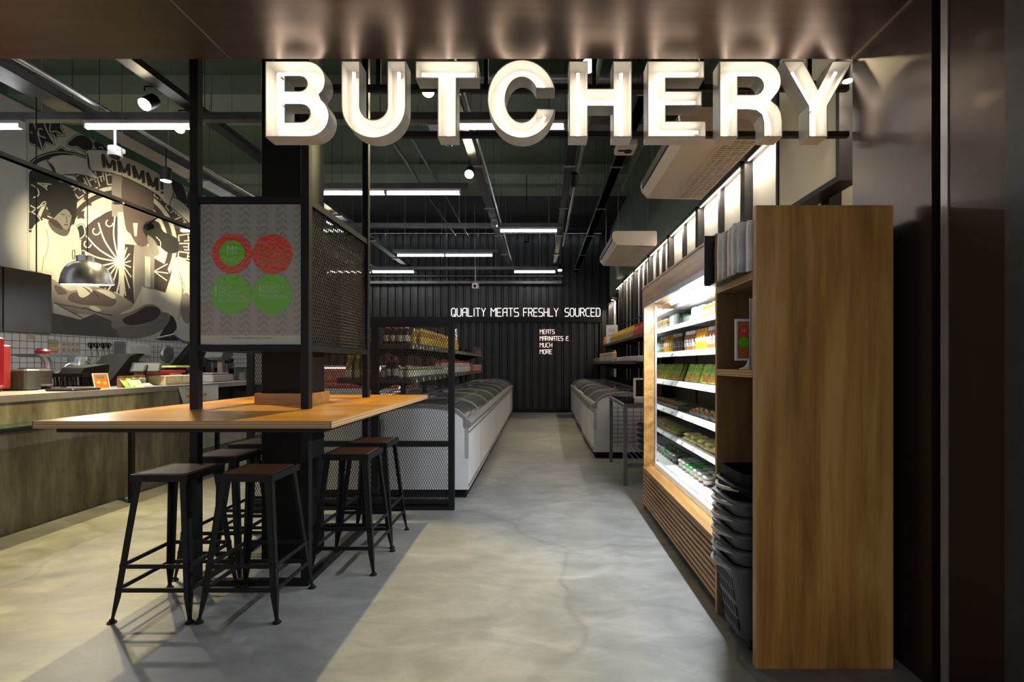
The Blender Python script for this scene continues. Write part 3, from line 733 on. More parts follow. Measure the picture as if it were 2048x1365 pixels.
ol = bottle_proto('oil_bottle', 'x', 'bottle', [(0, 0), (.034, 0), (.036, .01), (.036, .13), (.026, .165), (.012, .19), (.012, .22), (0, .22)], gl('olive oil', (.26, .22, .05), .08), [(.0135, .205), (.0135, .235), (0, .236)], yel, (.0365, .02, .09), mat('olive label', (.45, .45, .33), .5, 0, .3, 60))
row(ol, (CX-.10, CX-.18, CX-.26), 4.98, 5.12, .09, 1.201, 'oil bottles at the near end of the lower shelf', 'tall olive oil bottle on the lower island shelf, left of the posts')
wc = bottle_proto('tall_bottle', 'x', 'bottle', [(0, 0), (.03, 0), (.031, .01), (.031, .13), (.014, .17), (.012, .19), (0, .19)], gl('near black glass', (.01, .01, .01), .1), [(.014, .18), (.014, .215), (0, .216)], redc, (.0315, .03, .10), mat('grey label', (.35, .35, .35), .5, 0, .3, 60))
row(wc, (CX+.13, CX+.19), 5.0, 5.05, .09, 1.201, 'black bottles at the near end of the lower shelf', 'black bottle with red cap at the near end of the lower island shelf')
bx = thing('spice_packet', 'x', 'packet'); MB().bbox(-.04, .04, -.03, .03, 0, .15, .006).build('box', mat('black red orange carton', (.05, .05, .06), .5, 0, .3, 20), bx); MB().box(.0395, .041, -.025, .025, .02, .08).build('printed_panel', mat('orange panel', (.6, .15, .03), .5, 0, .3, 40), bx)
row(bx, (CX+.30,), 10.2, 11.1, .13, 1.546, 'dark cartons at the rear of the top shelf', 'dark carton with orange panel at the rear end of the upper island shelf')
rx = thing('meat_rub_tub', 'x', 'tub'); MB().lathe([(0, 0), (.05, 0), (.055, .12), (0, .12)], n=12).build('tub', mat('white red tub', (.50, .20, .18), .5, 0, .5, 40), rx); MB().lathe([(.057, .118), (.057, .13), (0, .131)], n=12).build('lid', whc, rx)
row(rx, (CX+.29,), 9.9, 11.1, .12, 1.201, 'red and white tubs at the rear of the lower shelf', 'red and white tub at the rear end of the lower island shelf')
tb2 = thing('spice_pouch', 'x', 'pouch'); MB().prism([(-.05, 0), (.05, 0), (.045, .16), (.0, .175), (-.045, .16)], -.02, .02, 'YZ').build('pouch', mat('brown orange pouch', (.30, .09, .03), .5, 0, .5, 30), tb2); MB().box(.0195, .021, -.03, .03, .04, .10).build('printed_panel', tagw, tb2)
row(tb2, (CX+.30,), 9.35, 9.85, .16, 1.201, 'brown pouches on the lower shelf', 'brown pouch standing on the lower island shelf')
for p_ in (yb, db, gb, ob_, jar, wj, ol, wc, bx, rx, tb2): drop(p_)
# ================================================================== RIGHT WALL LIT PANELS
bays = [2.62, 3.72, 5.24, 6.77, 8.28, 9.79, 11.30, 12.80, 14.1]
for i in range(len(bays)-1):
    y0, y1 = bays[i], bays[i+1]
    t = thing('wall_panel_bay', 'bay of cream lit wall panels between black battens, %s from the entrance' % ('first second third fourth fifth sixth seventh eighth'.split()[i]), 'wall panel', (2.23, (y0+y1)/2, .96), 'lit panel bays along the right wall')
    nsub = 2 if i < 4 and i != 0 else 3
    if i == 0: nsub = 1
    for k in range(nsub):
        a = y0+.06+(y1-y0-.12)*k/nsub; b = y0+.06+(y1-y0-.12)*(k+1)/nsub
        MB().box(2.205, 2.225, a+.004, b-.004, .96, 3.44).build('panel', cream, t)
        if k: MB().box(2.150, 2.204, a-.035, a+.035, .96, 3.44).build('batten', black, t)
    MB().box(2.12, 2.26, y0-.06, y0+.055, .96, 3.44).build('batten', black, t)
    MB().box(2.195, 2.26, y0+.05, y1-.06, .93, .96).build('bottom_rail', black, t)
    MB().box(2.12, 2.26, y0+.056, y1-.061, 3.44, 3.50).build('top_rail', black, t)
    # led strip under the top rail
    s_ = MB().box(2.135, 2.15, y0+.1, y1-.1, 3.434, 3.44).build('light_strip', emit('warm led strip', (1, .80, .58), 9), t)
    area_light('strip_glow', (2.13, (y0+y1)/2, 3.425), (0, math.radians(-24), 0), .03, y1-y0-.15, E_WASH*(y1-y0)/3.2, (1, .84, .68), t)
# second set beyond the low wall
t = thing('wall_panel_bay', 'small bay of lit cream strips in the alcove beyond the low rear wall', 'wall panel', (2.23, 15.2, .96))
for k in range(3):
    MB().box(2.205, 2.225, 14.6+k*.42, 14.94+k*.42, .96, 3.2).build('panel', cream, t); MB().box(2.16, 2.23, 14.94+k*.42, 15.02+k*.42, .96, 3.2).build('batten', black, t)
MB().box(2.12, 2.26, 14.5, 15.9, 3.2, 3.25).build('top_rail', black, t)
area_light('strip_glow', (2.12, 15.2, 3.17), (0, math.radians(-22), 0), .03, 1.2, 12, (1, .80, .62), t)
# horizontal picture rail crossing the panels
tag(MB().box(2.10, 2.118, 7.0, 14.0, 2.33, 2.355).build('wall_rail', black), 'thin black rail running across the lit wall panels', 'rail')
# framed light box above the wood cabinet
t = thing('framed_light_box', 'black framed white light box high on the right wall beside the entrance', 'light box', (2.04, 3.75, 2.56))
m = MB().box(1.975, 2.115, 3.30, 3.34, 2.56, 3.9).box(1.975, 2.115, 4.15, 4.19, 2.56, 3.9).box(1.975, 2.115, 3.34, 4.15, 2.56, 2.60).box(1.975, 2.115, 3.34, 4.15, 3.86, 3.9); m.build('frame', black, t)
MB().box(1.985, 2.0, 3.34, 4.15, 2.60, 3.86).build('white_face', mat('light box face', (.6, .62, .55), .6, 0, .02, 2), t)
# wall lamps
lamp_on = emit('warm lamp lens', (1, .80, .45), 60)
for (x, y, z, lab) in ((1.97, 3.20, 3.16, 'small warm wall spotlight just right of the last sign letter'), (2.02, 13.95, 3.13, 'small warm wall spotlight at the rear end of the lit panels')):
    t = thing('wall_spotlight', lab, 'spotlight', (x, y, z))
    MB().lathe([(.0, -.0), (.035, 0), (.035, .10), (0, .10)], (x, y, z), 14).build('housing', black, t, smooth=True)
    MB().tube([(x, y, z+.05), (2.125, y, z+.06)], .008).build('arm', black, t)
    MB().lathe([(0, -.001), (.03, -.001)], (x, y, z), 14).build('lens', lamp_on, t)
    spot_light('beam', (x, y, z-.02), (x-.05, y-.1, 0), 25, WARM2, 90, .6, .03, t)

# ================================================================== AIR CONDITIONERS
def aircon(y0, y1, lab):
    t = thing('air_conditioner', lab, 'air conditioner', (1.54, (y0+y1)/2, 3.30), 'ceiling hung air conditioners')
    poly = [(1.19, 3.44), (1.205, 3.37), (1.27, 3.305), (1.90, 3.29), (1.915, 3.33), (1.915, 3.50), (1.90, 3.525), (1.23, 3.525), (1.20, 3.50)]
    MB().prism(poly, y0+.03, y1-.03, 'XZ').build('casing', beige, t)
    for (a, b) in ((y0, y0+.035), (y1-.035, y1)):
        pp = [(1.55+(u-1.55)*1.012, 3.41+(v-3.41)*1.04) for u, v in poly]
        MB().prism(pp, a, b, 'XZ').build('end_cap', beige, t)
    MB().box(1.183, 1.197, y0+.08, y1-.08, 3.385, 3.475).build('air_outlet', mat('outlet shadow brown', (.06, .045, .04), .6), t)
    m = MB()
    MB().box(1.60, 1.885, y0+.06, y1-.06, 3.286, 3.292).build('intake_plate', beige_d, t)
    n = 34
    for k in range(n):
        y = y0+.08+(y1-y0-.16)*k/(n-1); m.box(1.605, 1.88, y-.006, y+.006, 3.279, 3.287)
    for k in range(5): x = 1.605+.275*k/4; m.box(x-.004, x+.004, y0+.06, y1-.06, 3.278, 3.288)
    m.build('intake_grille', beige, t)
    MB().box(1.585, 1.600, y0+.05, y1-.05, 3.282, 3.297).build('hinge_rail', beige, t)
    for x in (1.3, 1.8):
        for y in (y0+.12, y1-.12): MB().tube([(x, y, 3.52), (x, y, ZC)], .005, 6).build('hanger_rod', galv, t)
aircon(4.24, 5.9, 'long beige ceiling air conditioner nearest the entrance, over the wood cabinet')
aircon(8.2, 9.95, 'beige ceiling air conditioner further back along the right wall')

# ================================================================== WOOD CABINET AT RIGHT (shelf unit) AND OPEN FRIDGE
t = thing('shelf_cabinet', 'tall plywood shelf cabinet with a wide end panel at the right front', 'cabinet', (1.26, 2.47, 0))
MB().box(.9585, 1.5625, 2.212, 2.247, 0, 2.052).build('end_panel', plywood, t)
MB().box(.9555, .9585, 2.212, 2.247, 0, 2.052).build('edge_band', edgeX, t)
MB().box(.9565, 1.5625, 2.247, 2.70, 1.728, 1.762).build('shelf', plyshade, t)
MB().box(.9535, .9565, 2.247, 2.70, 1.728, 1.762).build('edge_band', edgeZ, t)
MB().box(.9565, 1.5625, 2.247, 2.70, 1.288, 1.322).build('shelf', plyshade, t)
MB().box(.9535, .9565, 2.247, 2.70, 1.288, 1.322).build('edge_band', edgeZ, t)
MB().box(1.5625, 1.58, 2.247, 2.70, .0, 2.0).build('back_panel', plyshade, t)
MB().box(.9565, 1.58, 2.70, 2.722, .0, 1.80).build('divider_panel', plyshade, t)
MB().box(.9535, .9565, 2.70, 2.722, .0, 1.80).build('edge_band', edgeX, t)

f = thing('display_fridge', 'long open display fridge clad in plywood with a slatted base', 'fridge', (1.38, 3.7, 0))
FY0, FY1 = 2.725, 4.66
MB().box(.97, 1.83, FY1, FY1+.035, 0, 1.905).build('end_panel', plyY, f)
m = MB().box(.962, 1.85, FY0, FY1+.04, 1.905, 2.045)
m.build('header', plyY, f); MB().box(.957, 1.85, FY0, FY1+.045, 2.045, 2.06).build('header_edge', edgeZ, f)
MB().box(.962, .985, FY0, FY1+.04, 1.87, 1.906).build('header_lip', mat('aluminium lip', (.33, .34, .36), .35, .5), f)
MB().box(.958, 1.075, FY0, FY1, .372, .392).build('base_ledge', plyY, f)
m = MB()
for k in range(9):
    z = .055+k*.036; MB().bbox(.958, .985, FY0, FY1, z, z+.024, .004).build('slat', plyY, f)
MB().box(.992, 1.0, FY0, FY1, .04, .37).build('slat_backing', mat('dark slat gap', (.03, .018, .008), .7), f)
MB().box(.985, .992, FY0, FY0+.03, .02, .37).build('slat_batten', plyY, f)
MB().box(1.02, 1.80, FY0, FY1, 0, .04).build('plinth', black2, f)
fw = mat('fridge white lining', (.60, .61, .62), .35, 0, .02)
# white tub base
m = MB().prism([(1.075, .04), (1.062, .40), (1.068, .435), (1.10, .44), (1.15, .405), (1.76, .40), (1.76, .04)], FY0+.002, FY1-.003, 'XZ'); m.build('base_deck', white_bright, f)
MB().prism([(1.102, .441), (1.15, .407), (1.152, .413), (1.104, .447)], FY0+.01, FY1-.01, 'XZ').build('price_channel', fw, f)
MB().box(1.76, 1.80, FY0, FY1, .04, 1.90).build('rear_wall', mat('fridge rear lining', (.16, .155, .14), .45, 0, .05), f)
m = MB().box(1.15, 1.80, FY0, FY1, 2.00, 2.04).prism([(1.05, 1.90), (1.06, 1.90), (1.20, 2.0), (1.15, 2.0)], FY0, FY1, 'XZ'); 
m = MB().prism([(1.25, 1.86), (1.76, 1.84), (1.76, 1.90), (1.25, 1.90)], FY0, FY1-.005, 'XZ'); m.build('canopy', fw, f)
MB().box(1.76, 1.80, FY0, FY1, 1.84, 1.9).build('canopy_rear', fw, f)
tubem = emit('cool fridge tube', (.92, .96, 1), E_FRIDGE)
MB().tube([(1.17, FY0+.1, 1.886), (1.17, FY1-.22, 1.886)], .015, 10).build('light_tube', tubem, f, smooth=True)
area_light('tube_glow', (1.165, 3.50, 1.865), (0, math.radians(28), 0), .04, 1.4, 38, (.88, .94, 1), f)
MB().box(1.13, 1.24, FY0+.02, FY1-.02, 1.901, 1.906).build('light_fitting', fw, f)
# mirror-like end glass with aluminium frame
mir, N_, L_, b_ = new_mat('tinted end glass'); b_.inputs['Base Color'].default_value = (.36, .37, .36, 1); b_.inputs['Metallic'].default_value = 1; b_.inputs['Roughness'].default_value = .03
tcx = N_.new('ShaderNodeTexCoord'); nx = N_.new('ShaderNodeTexNoise'); nx.inputs['Scale'].default_value = 2; L_.new(tcx.outputs['Object'], nx.inputs[0]); mr_ = N_.new('ShaderNodeMapRange'); mr_.inputs[3].default_value = .02; mr_.inputs[4].default_value = .06; L_.new(nx.outputs[0], mr_.inputs[0]); L_.new(mr_.outputs[0], b_.inputs['Roughness'])
MB().box(1.085, 1.76, FY1-.010, FY1-.001, .40, 1.86).build('end_glass', mir, f)
MB().box(1.068, 1.085, FY1-.018, FY1-.001, .40, 1.88).build('glass_frame', alu, f)
# shelves
shz = [1.72, 1.465, 1.185, .905, .665]
for z in shz:
    sh = MB().box(1.30, 1.76, FY0, FY1-.012, z-.02, z-.006).build('shelf', fw, f)
    MB().prism([(1.262, z-.045), (1.275, z-.048), (1.302, z-.006), (1.292, z+.004)], FY0, FY1-.012, 'XZ').build('price_rail', white_bright, sh)
    for k in range(5):
        y = FY0+.4+k*.33
        MB().prism([(1.2625, z-.036), (1.264, z-.037), (1.279, z-.014), (1.2775, z-.013)], y, y+.055, 'XZ').build('price_ticket', mat('green price ticket', (.42, .48, .25), .6, 0, .2, 80), sh)
for y in (2.75, 3.7, 4.6): MB().box(1.745, 1.76, y-.01, y+.01, .45, 1.82).build('upright', dark_steel, f)
m = MB()
for y in (3.25, 3.55, 3.85, 4.15): m.prism([(1.112, .4385), (1.148, .4085), (1.1490, .4150), (1.113, .4450)], y, y+.07, 'XZ')
m.build('price_ticket', MATS['green price ticket'], f)

# fridge goods
def jarp(name, cat, r, h, bm, cm, lm=None):
    return bottle_proto(name, 'x', cat, [(0, 0), (r*.93, 0), (r, .006), (r, h*.86), (r*.8, h*.9), (0, h*.9)], bm, [(r*.86, h*.88), (r*.86, h), (0, h)], cm, (r*1.01, h*.25, h*.65) if lm else None, lm)
orange = gl('orange juice', (.75, .36, .02)); brown = gl('brown drink', (.28, .12, .04)); greenj = gl('green drink', (.08, .32, .12)); milk = gl('milky white', (.75, .76, .76)); blw = mat('black white label', (.25, .25, .25), .5, 0, .9, 60)
a = jarp('juice_jar', 'jar', .042, .105, orange, whc, blw)
row(a, (1.36,), 3.62, 4.12, .105, shz[0], 'orange juice jars on the top fridge shelf', 'white lidded jar of orange juice on the top fridge shelf')
row(a, (1.47,), 3.9, 4.12, .11, shz[0], 'orange juice jars on the top fridge shelf', 'white lidded jar of orange juice on the top fridge shelf')
b = jarp('milk_bottle', 'bottle', .030, .122, milk, whc, None)
row(b, (1.36, 1.45), 4.15, 4.42, .08, shz[0], 'white bottles on the top fridge shelf', 'white milk bottle beside the juice jars on the top fridge shelf')
c0 = jarp('yogurt_jar', 'jar', .03, .07, gl('clear grey jar', (.35, .37, .38)), grc, None)
row(c0, (1.36, 1.45), 4.48, 4.64, .075, shz[0], 'small jars at the far end of the top fridge shelf', 'small grey jar at the far end of the top fridge shelf', .002)
d1 = bottle_proto('juice_bottle', 'x', 'bottle', [(0, 0), (.028, 0), (.03, .01), (.03, .11), (.016, .145), (.016, .15), (0, .15)], orange, [(.018, .145), (.018, .175), (0, .175)], gl('orange cap', (.7, .3, .02)), (.0305, .07, .10), mat('white ring label', (.7, .65, .5), .5, 0, .2, 60))
row(d1, (1.345, 1.42), 4.02, 4.3, .072, shz[1], 'orange juice bottles on the second fridge shelf', 'orange juice bottle on the second fridge shelf from the top', .003)
d2 = bottle_proto('juice_bottle', 'x', 'bottle', [(0, 0), (.028, 0), (.03, .01), (.03, .11), (.016, .145), (.016, .15), (0, .15)], brown, [(.018, .145), (.018, .175), (0, .175)], whc, (.0305, .04, .10), blw)
row(d2, (1.345, 1.42), 3.80, 4.0, .072, shz[1], 'brown drink bottles on the second fridge shelf', 'brown drink bottle with pale label on the second fridge shelf', .003)
row(d2, (1.345,), 4.34, 4.6, .072, shz[1], 'brown drink bottles at the far end of the second shelf', 'brown drink bottle at the far end of the second fridge shelf', .003)
d3 = bottle_proto('juice_bottle', 'x', 'bottle', [(0, 0), (.028, 0), (.03, .01), (.03, .12), (.016, .155), (.016, .16), (0, .16)], greenj, [(.018, .155), (.018, .185), (0, .185)], grc, (.0305, .03, .12), mat('white green label', (.4, .6, .5), .5, 0, .6, 60))
row(d3, (1.345, 1.42), 3.50, 3.78, .074, shz[1], 'green drink bottles on the second fridge shelf', 'green drink bottle on the second fridge shelf', .003)
pk = thing('food_packet', 'x', 'packet')
Mx = Matrix.Rotation(math.radians(-25), 4, 'Y')
MB().bbox(-.012, .012, -.042, .042, 0, .165, .005).build('tray', mat('lime packet', (.50, .66, .12), .35, 0, .5, 25), pk)
MB().box(-.0135, -.012, -.036, .036, .01, .06).build('printed_band', mat('orange packet band', (.85, .30, .02), .4, 0, .3, 40), pk)
MB().box(-.0135, -.012, -.03, .03, .085, .15).build('printed_panel', mat('green packet panel', (.20, .58, .04), .4, 0, .5, 40), pk)
for kk in children(pk):
    kk.data.transform(Matrix.Rotation(math.radians(20), 4, 'Y'))
row(pk, (1.34, ), 3.45, 4.6, .122, shz[2]+.004, 'green and orange packets leaning on the third fridge shelf', 'leaning green and orange packet on the third fridge shelf', .003)
drop(pk)
tr = thing('salad_tray', 'x', 'tray')
MB().prism([(-.07, 0), (.07, 0), (.085, .03), (-.085, .03)], -.055, .055, 'XZ').build('tray', mat('clear tray white', (.55, .56, .55), .3, 0, .05), tr)
for (cc, nm, rad) in (((.90, .22, .02), 'carrot', 1), ((.30, .58, .08), 'leaf', 2), ((.85, .82, .72), 'onion', 3)):
    m = MB(); rnd = random.Random(rad)
    for k in range(9):
        x = rnd.uniform(-.055, .055); y = rnd.uniform(-.04, .04); r_ = rnd.uniform(.010, .017)
        m.lathe([(0, -r_*.6), (r_, 0), (r_*.6, r_*.6), (0, r_*.8)], (x, y, .036+rnd.random()*.012), 7)
    m.build(nm+'_pieces', mat(nm+' pieces', cc, .5, 0, .2, 40), tr, smooth=True)['kind'] = 'stuff'
row(tr, (1.40,), 3.45, 4.52, .135, shz[3], 'salad trays on the fourth fridge shelf', 'tray of orange and green salad on the fourth fridge shelf', .004)
drop(tr)
cz = thing('noodle_packet', 'x', 'packet')
MB().bbox(-.07, .07, -.045, .045, 0, .028, .01).build('packet', mat('pale yellow noodles', (.88, .80, .34), .45, 0, .3, 70), cz)
MB().bbox(-.04, .03, -.03, .03, .0275, .030, .001).build('sticker', mat('cream sticker', (.6, .58, .4), .5, 0, .1), cz)
kc = children(cz)
for k in range(12):
    y = 3.45+k*.095; dup(cz, (1.37+random.uniform(-.01, .01), y, shz[4]), random.uniform(-.35, .35), 'pale yellow packet on the fifth fridge shelf', 'pale yellow packets on the fifth fridge shelf', kc)
    if k % 2: dup(cz, (1.38, y+.02, shz[4]+.031), random.uniform(-.3, .3), 'pale yellow packet stacked on another on the fifth fridge shelf', 'stacked pale yellow packets on the fifth fridge shelf', kc)
drop(cz)
for k, (y, cc, lc) in enumerate(((3.86, 'deep red', (.16, .02, .03)), (3.98, 'brown', (.14, .06, .04)), (4.10, 'olive', (.25, .22, .06)), (4.21, 'pale green', (.2, .3, .12)), (4.32, 'leaf green', (.08, .25, .05)), (4.43, 'dark green', (.04, .12, .03)), (4.54, 'grey', (.18, .18, .17)))):
    for r_, x in enumerate((1.30, 1.395)):
        t = thing('sauce_tub', 'clear lidded tub of %s dip on the fridge base deck, %s row' % (cc, 'front' if r_ == 0 else 'rear'), 'tub', (x, y+r_*.05, .4055))
        o = (x, y+r_*.05, .4055)
        MB().lathe([(0, 0), (.034, 0), (.043, .06), (0, .06)], o, 16).build('tub', mat('dip '+cc, lc, .3, 0, .25, 60), t, smooth=True)
        MB().lathe([(.045, .058), (.047, .062), (.046, .072), (.038, .078), (0, .079)], o, 16).build('lid', mat('clear lid tint' if k not in (3, 4) else 'green lid', (.42, .45, .43) if k not in (3, 4) else (.08, .40, .12), .2, 0, .05), t, smooth=True)
        MB().lathe([(.0400, .02), (.0420, .048)], o, 16).build('printed_label', tagw, t, smooth=True)
for p_ in (a, b, c0, d1, d2, d3): drop(p_)

# goods on the shelf cabinet
box_m = mat('black plastic magazine file', (.022, .022, .025), .35, 0, .1)
t = thing('magazine_file', 'black plastic end plate of the magazine rack on the top cabinet shelf', 'magazine rack', (1.05, 2.66, 1.763))
MB().box(.880, 1.22, 2.676, 2.684, 1.766, 2.035).build('end_plate', box_m, t); m = MB().box(.90, 1.22, 2.30, 2.676, 1.763, 1.770); m.build('base', box_m, t)
m = MB()
for k in range(9): m.box(.895, 1.2, 2.674, 2.676, 1.79+k*.026, 1.793+k*.026)
m.build('ribs', dark_steel, t)
mg_c = [('white', (.75, .75, .77)), ('brown', (.32, .13, .03)), ('ivory', (.62, .60, .52)), ('black', (.05, .04, .04)), ('silver grey', (.40, .40, .42))]
seq = [4, 1, 0, 0, 1, 2, 0, 0, 2, 0, 3, 4, 0, 2, 3, 0]
ordw = 'first second third fourth fifth sixth seventh eighth ninth tenth eleventh twelfth thirteenth fourteenth fifteenth'.split()
yy = 2.664
for k, ci in enumerate(seq):
    th = .019+.009*random.random(); yy -= th+.0075
    ht = .222+.03*random.random(); lean = -.010-.010*(k % 3)*.5; xo = .927-.014*math.sin(k*1.1)+(.022 if yy < 2.33 else 0)
    t = thing('magazine', '%s magazine, %s from the black end plate, standing in the top shelf row' % (mg_c[ci][0], ordw[k]), 'magazine', (xo+.12, yy+th/2, 1.7705), 'magazines on the top cabinet shelf')
    poly = smooth_poly([(yy+lean*.2, 1.7708), (yy+lean*.45, 1.84), (yy+lean*.2, 1.92), (yy+lean*.9, 1.7708+ht)], 3, False)
    pts = [(u, v) for u, v in poly]+[(u+th, v) for u, v in reversed(poly)]
    MB().prism(pts, xo+.003, xo+.20, 'YZ').build('cover', mat('magazine '+mg_c[ci][0], mg_c[ci][1], .3, 0, .25, 14), t)
    pts2 = [(u+.0015, v) for u, v in poly]+[(u+th-.0015, v) for u, v in reversed(poly)]
    MB().prism(pts2, xo, xo+.0028, 'YZ').build('page_edge', mat('page edges' if ci not in (1, 3) else 'dark pages' if ci == 3 else 'brown pages', (.85, .85, .85) if ci not in (1, 3) else (.1, .1, .1) if ci == 3 else (.35, .16, .05), .7, 0, .35, 90, (1, 12, .3)), t)
    if yy < 2.275: break
# small framed sign on a foot
t = thing('counter_sign', 'small white framed card sign on a round foot on the middle cabinet shelf', 'sign', (1.045, 2.50, 1.3222))
o = (1.045, 2.50, 1.3222)
MB().lathe([(0, 0), (.046, 0), (.046, .004), (.022, .012), (.010, .030), (.008, .045), (0, .045)], o, 20).build('foot', white_bright, t, smooth=True)
m = MB().box(.975, 1.115, 2.494, 2.506, 1.366, 1.376).box(.975, 1.115, 2.494, 2.506, 1.562, 1.574).box(.975, .985, 2.494, 2.506, 1.376, 1.562).box(1.105, 1.115, 2.494, 2.506, 1.376, 1.562); m.build('frame', white_bright, t)
MB().box(.985, 1.105, 2.497, 2.503, 1.376, 1.562).build('card', mat('brown card', (.36, .13, .05), .4, 0, .2, 10), t)
for (dx, dz, mm) in ((.030, .135, pred), (.086, .135, pred), (.030, .080, pgreen), (.086, .080, pgreen)):
    MB().prism([(.987+dx+.026*math.cos(2*PI*k/24), 1.378+dz+.026*math.sin(2*PI*k/24)) for k in range(24)], 2.4958, 2.497, 'XZ').build('printed_disc', mm, t)
m = MB(); text_front(m, 'M!', .987+.030, 2.4955, 1.378+.128, .025, 'CENTER'); m.build('lettering', pwhite, t)
t = thing('white_board', 'white leaflet board leaning upright beside the small framed sign', 'board', (1.2, 2.40, 1.3222))
MB().box(.985, 1.28, 2.335, 2.343, 1.3222, 1.655).build('board', white_bright, t); MB().box(.981, .985, 2.333, 2.345, 1.3222, 1.655).build('edge_trim', galv, t)

# ================================================================== SHOPPING BASKETS
bp = mat('dark grey basket plastic', (.055, .058, .063), .45, 0, .1, 10); bp2 = mat('black basket plastic', (.008, .008, .009), .5, 0, .1, 10, spec=.12)
hg = mat('grey handle plastic', (.36, .365, .33), .35, 0, .1, 10)
def rrect(cx, cy, hx, hy, r, z, n=6):
    out = []
    for (sx, sy, a0) in ((1, -1, -90), (1, 1, 0), (-1, 1, 90), (-1, -1, 180)):
        for k in range(n+1):
            a = math.radians(a0+90*k/n); out.append((cx+sx*(hx-r)+r*math.cos(a), cy+sy*(hy-r)+r*math.sin(a), z))
    return out
def ringwall(mb, rings):
    o = len(mb.v); n = len(rings[0])
    for r_ in rings: mb.v += [tuple(p) for p in r_]
    for i in range(len(rings)-1):
        for k in range(n): mb.f.append((o+i*n+k, o+i*n+(k+1)%n, o+(i+1)*n+(k+1)%n, o+(i+1)*n+k))
    return mb
BX, BY = 1.125, 2.475
def basket(cx, cy, zb, ztop, label, full, top, hx=.235, hy=.185, group='stacked shopping baskets'):
    t = thing('shopping_basket', label, 'basket', (cx, cy, zb), group)
    kx = .78 if full else .93
    m = MB(); n = 8
    rings = []
    zz = [zb+(ztop-zb)*i/6 for i in range(7)]
    for i, z in enumerate(zz):
        f_ = kx+(1-kx)*i/6; rings.append(rrect(cx, cy, hx*f_, hy*f_, .06, z))
    inner = [[(cx+(p[0]-cx)*.975, cy+(p[1]-cy)*.975, p[2]+(.012 if i == 0 else 0)) for p in r_] for i, r_ in enumerate(rings)]
    ringwall(m, rings+list(reversed(inner)))
    nb = len(rings[0]); m.f.append(tuple(range(nb-1, -1, -1))) if full else None
    m.build('shell', bp2 if top else bp, t, smooth=True)
    if full:
        # slots shown as dark recessed strips in the aisle side
        for (za, zb_) in ((.285, .335), (.225, .275), (.150, .200), (.085, .135)):
            m = MB()
            for k in range(9):
                y = cy-hy*.62+k*.026
                def fx(z): f_ = kx+(1-kx)*(z-zb)/(ztop-zb); return cx-hx*f_-.0015
                m.add([(fx(za), y, za), (fx(za), y+.011, za), (fx(zb_), y+.011, zb_), (fx(zb_), y, zb_), (fx(za)+.006, y, za), (fx(za)+.006, y+.011, za), (fx(zb_)+.006, y+.011, zb_), (fx(zb_)+.006, y, zb_)], [(0,1,2,3),(7,6,5,4),(0,4,5,1),(1,5,6,2),(2,6,7,3),(3,7,4,0)])
            m.build('slots', black2, t)
        for (dx, dy) in ((-.13, -.12), (.13, -.12), (-.13, .12), (.13, .12)):
            MB().lathe([(0, -.010), (.020, -.010), (.024, -.005), (.024, .005), (.020, .010), (0, .010)], (cx+dx, cy+dy, .024), 14, Matrix.Rotation(PI/2, 4, 'Y')).build('wheel', black2, t, smooth=True)
            MB().box(cx+dx-.014, cx+dx+.014, cy+dy-.012, cy+dy+.012, .02, zb+.01).build('caster_fork', dark_steel, t)
    # rim
    m = MB(); r0 = rrect(cx, cy, hx*1.0, hy*1.0, .07, ztop-.018); r1 = rrect(cx, cy, hx*1.05, hy*1.05, .075, ztop-.018); r2 = rrect(cx, cy, hx*1.05, hy*1.05, .075, ztop-.005); r3 = rrect(cx, cy, hx*.97, hy*.97, .065, ztop)
    ringwall(m, [r0, r1, r2, r3]); m.build('rim', bp2 if top else bp, t, smooth=True)
    # lying handles
    for sgn, dz in ((-1, .0), (1, -.012)):
        pts = []
        for k in range(15):
            a = math.radians(90+180*k/14) if sgn < 0 else math.radians(90-180*k/14)
            pts.append((cx+math.cos(a)*hx*1.18, cy+math.sin(a)*hy*1.08, ztop+dz-.012-.014*abs(math.cos(a))))
        if sgn < 0: MB().tube(pts, .0095, 8).build('carry_handle', hg, t, smooth=True)
        else: MB().tube(pts, .008, 8).build('carry_handle', hg, t, smooth=True)
    MB().bbox(cx-hx*.45, cx+hx*.45, cy-hy*1.075, cy-hy*1.04, ztop-.06, ztop-.02, .004).build('grip', bp2, t)
    return t
names = ['wheeled grey shopping basket at the bottom of the stack beside the wood panel', 'grey shopping basket second from the bottom of the tall stack', 'grey shopping basket third from the bottom of the tall stack', 'grey shopping basket fourth from the bottom of the tall stack', 'grey shopping basket just under the black top basket of the tall stack', 'deep black basket topping the stack beside the wood panel']
for i, lab in enumerate(names):
    zt = .405+.076*i
    if i == 0: basket(BX, BY, .045, zt, lab, True, False, .225, .170)
    elif i < 5: basket(BX, BY, zt-.074, zt, lab, False, False, .222, .168)
    else:
        basket(BX+.01, BY, zt-.05, zt-.01, lab, False, True, .215, .165)
# black open box form on top
m = MB(); rs = [rrect(BX+.015, BY, .195, .155, .045, z) for z in (.735, .83)]; rs2 = [rrect(BX+.015, BY, .185, .145, .04, z) for z in (.83, .745)]
ringwall(m, rs+rs2); m.f.append(tuple(len(m.v)-28+k for k in range(28)))
tag(m.build('top_basket_body', bp2, smooth=True), 'black open tub resting in the topmost basket of the stack', 'tub')

